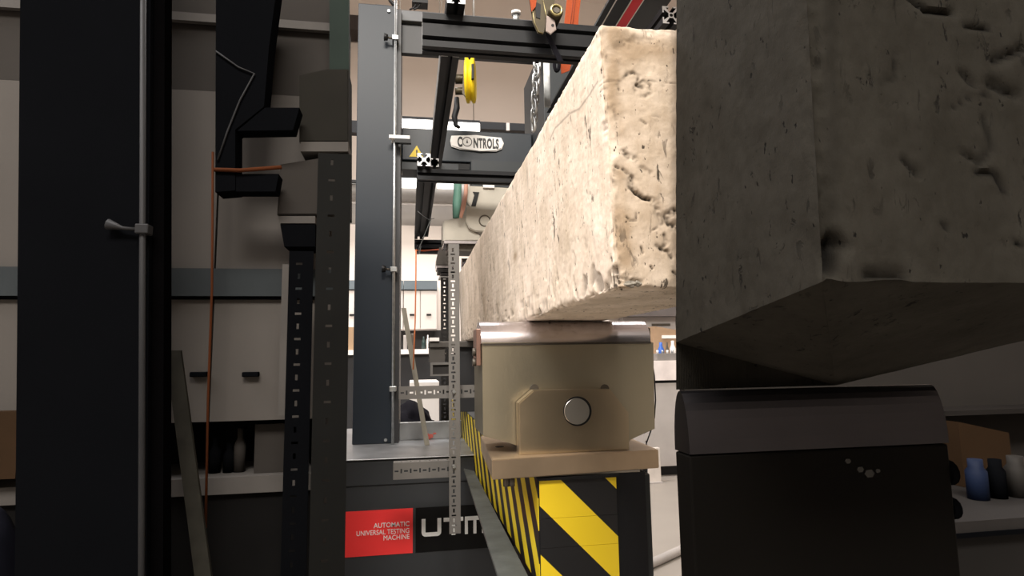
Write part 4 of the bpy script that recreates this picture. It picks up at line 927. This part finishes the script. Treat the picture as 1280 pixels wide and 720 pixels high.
def left_bay():
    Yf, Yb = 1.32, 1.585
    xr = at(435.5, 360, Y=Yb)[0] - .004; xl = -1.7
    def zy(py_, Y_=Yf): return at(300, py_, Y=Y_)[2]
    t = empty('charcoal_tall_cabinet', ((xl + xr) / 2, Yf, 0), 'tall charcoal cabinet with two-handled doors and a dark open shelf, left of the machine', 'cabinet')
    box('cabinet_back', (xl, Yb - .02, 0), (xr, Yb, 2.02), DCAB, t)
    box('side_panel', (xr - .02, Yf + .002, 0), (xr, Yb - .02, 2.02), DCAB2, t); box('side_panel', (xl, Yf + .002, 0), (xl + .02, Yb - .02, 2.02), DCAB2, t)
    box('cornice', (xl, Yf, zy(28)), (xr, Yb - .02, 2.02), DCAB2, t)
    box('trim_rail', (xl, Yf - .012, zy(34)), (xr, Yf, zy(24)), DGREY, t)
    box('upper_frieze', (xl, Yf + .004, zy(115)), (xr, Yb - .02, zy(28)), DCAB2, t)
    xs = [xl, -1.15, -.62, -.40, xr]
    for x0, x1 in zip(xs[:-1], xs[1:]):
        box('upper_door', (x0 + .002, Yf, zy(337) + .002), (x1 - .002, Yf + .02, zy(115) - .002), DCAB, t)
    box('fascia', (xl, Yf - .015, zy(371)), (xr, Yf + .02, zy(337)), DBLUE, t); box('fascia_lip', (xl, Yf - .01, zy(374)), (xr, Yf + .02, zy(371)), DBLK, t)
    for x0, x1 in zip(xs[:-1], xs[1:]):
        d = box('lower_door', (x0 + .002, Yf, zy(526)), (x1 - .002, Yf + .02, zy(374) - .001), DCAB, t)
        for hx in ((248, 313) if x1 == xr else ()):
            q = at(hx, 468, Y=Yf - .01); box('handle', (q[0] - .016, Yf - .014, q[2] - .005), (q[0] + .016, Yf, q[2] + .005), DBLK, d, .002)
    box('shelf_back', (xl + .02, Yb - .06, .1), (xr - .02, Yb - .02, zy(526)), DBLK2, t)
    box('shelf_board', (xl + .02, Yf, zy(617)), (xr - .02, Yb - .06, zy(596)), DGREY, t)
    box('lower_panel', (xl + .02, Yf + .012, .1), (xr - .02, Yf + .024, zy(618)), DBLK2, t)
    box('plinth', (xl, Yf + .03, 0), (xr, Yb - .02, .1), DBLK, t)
    zs = zy(596)
    a, b = pbox(318, 530, 356, 596, Yf + .03, .1); tag(box('invented_carton', (a[0], a[1], zs + .0005), b, DCAB2), 'invented dimmed carton on the dark open shelf behind the slotted black post', 'carton')
    for px_, h_ in ((268, 40), (286, 34), (299, 50)):
        q = at(px_, 590, Y=Yf + .06); r_ = .012
        bo = MB().tube([(q[0], q[1], zs + .0005), (q[0], q[1], zs + h_ * .0011), (q[0], q[1], zs + h_ * .0014), (q[0], q[1], zs + h_ * .0018)], r_, 12, rs=[r_, r_, r_ * .5, r_ * .5]).build('flask', DCAB2 if px_ == 299 else DBLK)
        tag(bo, {268: 'black flask on the dark open shelf nearest the leaning lath', 286: 'black flask in the middle of the dark open shelf', 299: 'charcoal flask beside the carton on the dark open shelf'}[px_], 'flask')
    # brown and pale boards seen on the far left of the cabinet
    a, b = pbox(-60, 515, 22, 600, Yf - .03, .028); tag(box('invented_board', (a[0] - .1, a[1], a[2]), b, DBROWN), 'invented brown board leaning at the left end of the dimmed cabinet', 'board')
    c0 = at(-12, 690, Y=1.2); bm = bmesh.new(); bmesh.ops.create_icosphere(bm, subdivisions=4, radius=1)
    ht = at(10, 636, Y=1.2)[2]
    for v in bm.verts:
        f = 1 + .12 * noise.noise(v.co * 2.3) + .05 * noise.noise(v.co * 6)
        v.co = Vector((c0[0] + v.co.x * .075 * f * (1.15 - .25 * v.co.z), 1.2 + v.co.y * .085 * f, max(.0, ht * .5 + v.co.z * ht * .5 * (1 + .04 * noise.noise(v.co * 4)))))
    me = bpy.data.meshes.new('fabric_sack'); bm.to_mesh(me); bm.free()
    for f in me.polygons: f.use_smooth = True
    tag(link('fabric_sack', me, dimmed_mat('blue_black_fabric', (22, 23, 33), .9, spec=.05, bump=.5, bscale=20)), 'invented tall blue-black fabric sack standing on the floor below the brown board', 'sack')
    # upright steel plate column with rod
    Yc = 1.06
    c = empty('dark_upright', (-.55, Yc, 0), 'broad matt black steel upright with a clamped rod, left of the charcoal cabinet doors', 'upright')
    def lean(pt, pb, Y_):                       # a slightly leaning edge: X at the floor and at 2.3 m
        p_, q_ = at(pt, 0, Y=Y_), at(pb, 720, Y=Y_); m_ = (p_[0] - q_[0]) / (p_[2] - q_[2]); return q_[0] - m_ * q_[2], q_[0] + m_ * (2.3 - q_[2])
    def slab(l, r, y0_, y1_):
        m_ = MB(); m_.quadbox([(l[0], y0_, .012), (r[0], y0_, .012), (r[0], y1_, .012), (l[0], y1_, .012), (l[1], y0_, 2.3), (r[1], y0_, 2.3), (r[1], y1_, 2.3), (l[1], y1_, 2.3)]); return m_
    le, re, fe = lean(25, 18, Yc), lean(188, 183, Yc), lean(208, 206, Yc + .02)
    slab(le, re, Yc, Yc + .05).build('upright_body', DBLK, c)
    slab((re[0] + .001, re[1] + .001), fe, Yc + .012, Yc + .045).build('upright_flange', dimmed_mat('black_flange', (11, 10, 11), .8, spec=0), c)
    x0, x1, x2 = le[0], re[0], fe[0]
    ra = lean(179, 176.5, Yc - .012); z_ = at(178, 287, Y=Yc - .012)[2]
    q = (ra[0] + (ra[1] - ra[0]) * z_ / 2.3, 0)
    rod = cyl('clamped_rod', (ra[0], Yc - .012, 0.012), (ra[1], Yc - .012, 2.3), .0048, DROD, c, 12)
    MB().box((q[0] - .008, Yc - .022, z_ - .008), (q[0] + .012, Yc, z_ + .008), .002).build('rod_clamp', DROD, rod)
    MB().tube([(q[0] - .008, Yc - .012, z_), (q[0] - .03, Yc - .012, z_ + .002), (q[0] - .052, Yc - .012, z_ + .008)], .004, 10, rs=[.003, .003, .009]).build('clamp_knob', DROD, rod)
    box('base_foot', (x0 - .05, Yc - .08, 0), (x2 + .04, Yc + .1, .012), DBLK, c)
    # black profile hanger
    Yh = 1.18
    h = empty('black_hanger_frame', tuple(at(300, 180, Y=Yh)), 'matt black hanger frame with stepped brackets above the charcoal doors', 'frame')
    def p(x, y, Y_=Yh): q_ = at(x, y, Y=Y_); return (q_[0], q_[2])
    MB().prism([p(270, -40), p(349, -40), p(336, 60), p(330, 133), p(294, 162), p(294, 238), p(269, 240)], Yh, Yh + .05).build('hanger_profile', DBLK, h)
    MB().prism([p(331, 134), p(374, 134), p(366, 162), p(296, 163)], Yh + .002, Yh + .04).build('hanger_bracket', DBLK, h)
    MB().prism([p(294.5, 217), p(348, 217), p(344, 239), p(294.5, 239)], Yh + .002, Yh + .04).build('hanger_bracket', DBLK, h)
    a, b = pbox(274, 20, 330, 60, Yh + .05, .0895); box('hanger_arm', a, (b[0], 1.3195, b[2]), DBLK, h)
    cb = MB().tube([at(x_, y_, Y=Yh - .004) for x_, y_ in ((270, 64), (298, 84), (318, 92), (300, 125), (284, 165), (272, 200))], .0018, 6).build('hanger_wire', DROD, h)
    MB().tube([at(x_, y_, Y=Yh - .004) for x_, y_ in ((268, 212), (300, 213), (352, 209))], .004, 8).build('hanger_tie', DORANGE, h)
    s = MB().tube([at(x_, y_, Y=Yh + .06) for x_, y_ in ((266, 190), (265, 360), (260, 500), (257, 660))], .0024, 6).build('invented_string', DORANGE); tag(s, 'invented dimmed orange cord hanging down in front of the dimmed doors', 'cord')
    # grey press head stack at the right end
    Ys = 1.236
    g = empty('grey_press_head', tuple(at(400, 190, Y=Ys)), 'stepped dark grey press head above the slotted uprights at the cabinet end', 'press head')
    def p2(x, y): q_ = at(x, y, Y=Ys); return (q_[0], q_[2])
    HD = dimmed_mat('dim_grey_cast', (50, 48, 44), .8, 0, .1)
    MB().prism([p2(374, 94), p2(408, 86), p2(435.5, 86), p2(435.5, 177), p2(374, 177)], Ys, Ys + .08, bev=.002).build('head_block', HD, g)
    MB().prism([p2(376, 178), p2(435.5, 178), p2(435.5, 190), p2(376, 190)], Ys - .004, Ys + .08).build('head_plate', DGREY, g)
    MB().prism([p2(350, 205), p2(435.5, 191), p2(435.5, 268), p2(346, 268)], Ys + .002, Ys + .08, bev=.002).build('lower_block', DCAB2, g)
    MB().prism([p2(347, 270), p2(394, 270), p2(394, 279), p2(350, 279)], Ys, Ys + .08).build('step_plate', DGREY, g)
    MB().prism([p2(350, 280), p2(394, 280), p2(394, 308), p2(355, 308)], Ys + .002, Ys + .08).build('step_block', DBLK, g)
    MB().prism([p2(411, -40), p2(435.5, -40), p2(435.5, 85), p2(411, 85)], Ys + .01, Ys + .03).build('head_sleeve', dimmed_mat('dim_teal_sleeve', (42, 56, 50), .7, spec=.1), g)
    # uprights with slots
    Yu = 1.13
    u = empty('wide_slotted_upright', tuple(at(412, 700, Y=Yu)), 'wide dark grey slotted upright at the right end of the charcoal cabinet', 'upright')
    x0, x1 = at(392, 450, Y=Yu)[0], at(435, 450, Y=Yu)[0]
    slotted_obj('slotted_flange', DANG, u, slotted(x0, x1, .0, at(412, 192, Y=Yu)[2], lambda u_, v: (u_, Yu, v), pitch=.034, uc=x0 + (x1 - x0) * .42))
    box('upright_web', (x0 + .001, Yu + .002, 0), (x0 + .004, Yu + .035, at(412, 192, Y=Yu)[2]), DANG, u)
    Yv = 1.19
    v_ = empty('narrow_slotted_upright', tuple(at(375, 700, Y=Yv)), 'narrow black slotted upright with pale slots in front of the charcoal doors', 'upright')
    x0, x1 = at(358, 450, Y=Yv)[0], at(389, 450, Y=Yv)[0]
    slotted_obj('slotted_flange', DBLK, v_, slotted(x0, x1, 0, at(375, 314, Y=Yv)[2], lambda u_, v: (u_, Yv, v), pitch=.024, uc=x0 + (x1 - x0) * .42))
    box('pale_edge', (x0 - .013, Yv + .004, at(352, 520, Y=Yv)[2]), (x0 - .001, Yv + .008, at(375, 330, Y=Yv)[2]), DGREY, v_)
    p0, p1 = at(216, 438, Y=1.24), at(256, 740, Y=1.18); w3 = .0135; zq = p1[2]
    sl = (p1 - p0) / (p0[2] - p1[2]); p1 = p0 + sl * p0[2]
    m = MB(); m.quadbox([(p1[0] - w3, p1[1], 0), (p1[0] + w3, p1[1], 0), (p1[0] + w3, p1[1] + .008, 0), (p1[0] - w3, p1[1] + .008, 0), (p0[0] - w3, p0[1], p0[2]), (p0[0] + w3, p0[1], p0[2]), (p0[0] + w3, p0[1] + .008, p0[2]), (p0[0] - w3, p0[1] + .008, p0[2])])
    tag(m.build('invented_lath', DLATH), 'invented dimmed weathered lath leaning between the black upright and the dimmed cabinet', 'lath')
left_bay()

# ================================================================== right bay: invented second specimen, darkened by colour instead of by less light
DCON = concrete('dimmed_concrete', (35, 33, 29), (45, 43, 39), (12, 11, 10), spec=.05)  # dimmed copy of the concrete, its darkness lies in the colour
DCON2 = dimmed_mat('dimmed_bearing_metal', (21, 19, 17), .7, .0, .03, var=.12)
def right_bay():
    y0, y1 = .34, .532
    a0 = at(1028, 180, Y=y0); xf = a0[0]; xb = at(844.8, 200, Y=y1)[0]
    zt_ = 1.56
    def S2(px_, py_, Y_): return at(px_, py_, Y=Y_)
    A = S2(1028, 352, y0); B = S2(844.8, 428, y1); C = S2(845.2, 487, y1); Dp = S2(1045, 487, y1)
    xr = xf + .26
    t = empty('invented_concrete_block', (xf + .1, .42, 1.12), 'invented dimmed concrete block with a rough arris, on the near-black bearing beside the cream beam', 'block')
    # long face, end face and sloping soffit as one dense skin
    bm = bmesh.new()
    def patch(P00, P10, P11, P01, n, m_):
        vs = [[bm.verts.new(tuple((P00 * (1 - i / n) + P10 * (i / n)) * (1 - j / m_) + (P01 * (1 - i / n) + P11 * (i / n)) * (j / m_))) for j in range(m_ + 1)] for i in range(n + 1)]
        for i in range(n):
            for j in range(m_): bm.faces.new((vs[i][j], vs[i + 1][j], vs[i + 1][j + 1], vs[i][j + 1]))
    v = np.array
    Ar, Br = v([xr, y0, A[2]]), v([xr + .12, y1, B[2]])
    T5 = S2(845.5, 5, y1); xbt = B[0] + (T5[0] - B[0]) / (T5[2] - B[2]) * (zt_ - B[2])
    At, Bt, Art, Brt = v([xf, y0, zt_]), v([xbt, y1, zt_]), v([xr, y0, zt_]), v([xr + .12, y1, zt_])
    Cr = v([Dp[0], y1, C[2]]); Er = Br
    patch(Bt, At, A, B, 60, 110)          # long face
    patch(At, Art, Ar, A, 90, 110)        # end face
    patch(A, Ar, Br, B, 60, 40) if False else None
    patch(A, Ar, Er, Cr, 90, 40)          # soffit, right part
    f = bm.faces.new([bm.verts.new(tuple(q)) for q in (A, Cr, C, B)])
    patch(Bt, Brt, Art, At, 4, 4)
    patch(Art, Brt, Br, Ar, 4, 4)
    f2 = bm.faces.new([bm.verts.new(tuple(q)) for q in (Bt, B, C, Cr, Br, Brt)])
    bmesh.ops.remove_doubles(bm, verts=bm.verts, dist=1e-5)
    bm.normal_update(); cen = Vector((xf + .12, (y0 + y1) / 2, 1.33))
    for f in bm.faces:
        if f.normal.dot(f.calc_center_median() - cen) < 0: f.normal_flip()
    bm.normal_update()
    dl = bm.verts.layers.float.new('dirt')
    hol = [([(1136, -4), (1160, 14), (1190, 16)], 5, .004, .9), ([(1206, 32), (1235, 36)], 4, .003, .8), ([(1243, 75), (1280, 62)], 7, .004, .7), ([(1240, 105), (1270, 118)], 8, .004, .7), ([(1202, 90), (1218, 106)], 5, .003, .6),
           ([(1086, 98), (1100, 102), (1118, 100), (1120, 64)], 3, .002, .5), ([(1188, 136), (1212, 122), (1236, 118)], 2, .002, .5), ([(1230, 148), (1240, 185), (1224, 205)], 6, .002, .5), ([(1205, 192), (1225, 202)], 4, .003, .6), ([(1222, 215), (1244, 218), (1256, 240)], 5, .003, .8),
           ([(1130, 198), (1146, 218)], 4, .003, .7), ([(1180, 281), (1183, 284)], 4, .003, .9), ([(1268, 302), (1280, 308)], 4, .003, .7), ([(1046, 300), (1040, 332)], 11, .010, .95), ([(1085, 345), (1128, 348)], 10, .004, .6), ([(1040, 0), (1045, 330)], 12, .0006, .2)]
    hm = [([at(x_, y_, Y=y0) for x_, y_ in pl], w_ * .00046, d_, r_) for pl, w_, d_, r_ in hol]
    for vv in bm.verts:
        p = vv.co; n1 = noise.noise(p * 40); n2 = noise.noise(p * 140)
        d = .0008 * n1 + .0005 * n2; dirt = 0
        ed = math.hypot(p.x - xf, p.y - y0)
        d += math.exp(-(ed / .006) ** 2) * (.002 * n2 - .0035)
        if abs(p.y - y0) < .002:
            for pl, wm, dep, dr in hm:
                best = 9
                for q0, q1 in zip(pl[:-1], pl[1:]):
                    ab = Vector((q1[0] - q0[0], q1[2] - q0[2])); pa_ = Vector((p.x - q0[0], p.z - q0[2])); tt = max(0, min(1, pa_.dot(ab) / max(ab.dot(ab), 1e-9)))
                    best = min(best, (pa_ - ab * tt).length)
                g_ = math.exp(-(best * (1 + .5 * n2) / wm) ** 2); d -= dep * g_; dirt = max(dirt, min(1, max(0, g_ * dr * (1.1 + .8 * n2))))
        vv[dl] = dirt; vv.co = p + vv.normal * d
    me = bpy.data.meshes.new('block_body'); bm.to_mesh(me); bm.free()
    for f in me.polygons: f.use_smooth = True
    me.set_sharp_from_angle(angle=.8)
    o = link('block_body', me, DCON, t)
    # bearing of the block
    Yq = .54; z1 = C[2] - .0005
    k = empty('near_black_bearing', (.33, .56, .9), 'near-black steel bearing with a dull roller under the dark concrete block', 'bearing')
    def X(px_, Y_): return at(px_, 600, Y=Y_)[0]
    yb0, yb1 = .505, .535
    x0, x1 = X(845.5, yb1), X(1191, yb0)
    zr0 = at(1000, 562, Y=yb0)[2]
    prof = [(yb0, zr0)] + [(yb0 + .015 - .015 * math.cos(a_), zr0 + .002 + (z1 - zr0 - .002) * math.sin(a_)) for a_ in np.linspace(0, math.pi, 18)] + [(yb1, zr0)]
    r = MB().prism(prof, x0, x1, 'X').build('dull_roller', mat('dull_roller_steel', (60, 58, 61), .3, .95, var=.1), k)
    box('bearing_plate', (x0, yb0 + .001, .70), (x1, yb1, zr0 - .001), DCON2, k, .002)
    q = at(1193, 590, Y=yb0 + .01); MB().tube([(x1, q[1], q[2]), (x1 + .007, q[1], q[2])], .012, 14).build('end_bolt', DBLK, k)
    q = at(1193, 635, Y=yb0 + .01); MB().tube([(x1, q[1], q[2]), (x1 + .008, q[1], q[2])], .01, 14).build('end_bolt', DBLK, k)
    q = at(1076, 587, Y=yb0)
    for dx_, dz_, s_ in ((0, 0, .0035), (.009, -.004, .005), (-.012, .008, .003), (.018, -.002, .0025)):
        pts = [(q[0] + dx_ + s_ * math.cos(j), q[2] + dz_ + s_ * .8 * math.sin(j)) for j in (0, 1, 2.2, 3.1, 4.2, 5.3)]
        MB().prism(pts, yb0 + .0002, yb0 + .001).build('scuff_mark', dimmed_mat('grey_scuff', (50, 48, 44), .8), k)
    box('pedestal', (x0 + .02, yb0 + .004, .012), (x1 - .02, yb1 - .003, .70), DBLK, k); box('pedestal_foot', (x0 - .0, .45, 0), (x1 + .02, .62, .012), DBLK, k)
    # dark bench seen past the bearing
    yB = 1.0
    xa = at(849, 600, Y=1.43)[0] + .012
    dbn = empty('invented_bench', (1.2, yB, 0), 'invented dimmed bench with an upstand, to the right of the near-black bearing', 'bench')
    zt2 = at(1235, 650, Y=yB)[2]
    box('bench_top', (xa, yB, zt2 - .02), (2.3, 1.40, zt2), dimmed_mat('dim_pale_top', (62, 59, 58), .7, spec=.1), dbn)
    box('bench_body', (xa + .01, yB + .015, 0), (2.3, 1.39, zt2 - .02), dimmed_mat('dim_grey_body', (46, 44, 43), .8, spec=.1), dbn)
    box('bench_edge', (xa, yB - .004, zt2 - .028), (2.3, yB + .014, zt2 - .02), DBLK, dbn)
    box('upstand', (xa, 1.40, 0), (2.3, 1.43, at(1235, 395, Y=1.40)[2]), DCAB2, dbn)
    box('upstand_shelf', (xa, 1.30, at(1235, 512, Y=1.3)[2] - .012), (2.3, 1.40, at(1235, 512, Y=1.3)[2]), dimmed_mat('dim_shelf', (54, 50, 48), .8, spec=.1), dbn)
    for (px_, w_, py0, py1, m, nm, lb, ct) in ((1221, 8, 574, 600, dimmed_mat('dim_blue', (34, 46, 74), .6, spec=.1), 'dim_bottle', 'invented small dim blue bottle on the dimmed bench right of the near-black bearing', 'bottle'),
                                      (1272, 8, 570, 604, dimmed_mat('dim_white', (64, 61, 58), .6, spec=.1), 'invented_jar', 'invented pale jar on the dimmed bench near the bottle', 'jar'),
                                      (1246, 6, 574, 604, DBLK, 'dim_bottle', 'black slim bottle between the blue bottle and the pale jar', 'bottle')):
        Yk = 1.14; q = at(px_, py1, Y=Yk); r_ = abs(at(px_ + w_, 580, Y=Yk)[0] - q[0]); h = at(px_, py0, Y=Yk)[2] - zt2
        bo = MB().tube([(q[0], Yk, zt2 + .0005 + h * kk) for kk in (0, .7, .8, 1)], r_, 16, rs=[r_, r_, r_ * .7, r_ * .7]).build(nm, m); tag(bo, lb, ct)
    q = at(1238, 550, Y=1.4); a, b = pbox(1200, 526, 1262, 572, 1.24, .07)
    tag(MB().prism([(a[0], zt2 + .0005), (b[0], zt2 + .0005), (b[0], b[2] - .03), (a[0], b[2])], 1.24, 1.30).build('invented_dark_carton', DBROWN), 'invented dark brown sloping carton behind the bottles on the dimmed bench', 'carton')
right_bay()
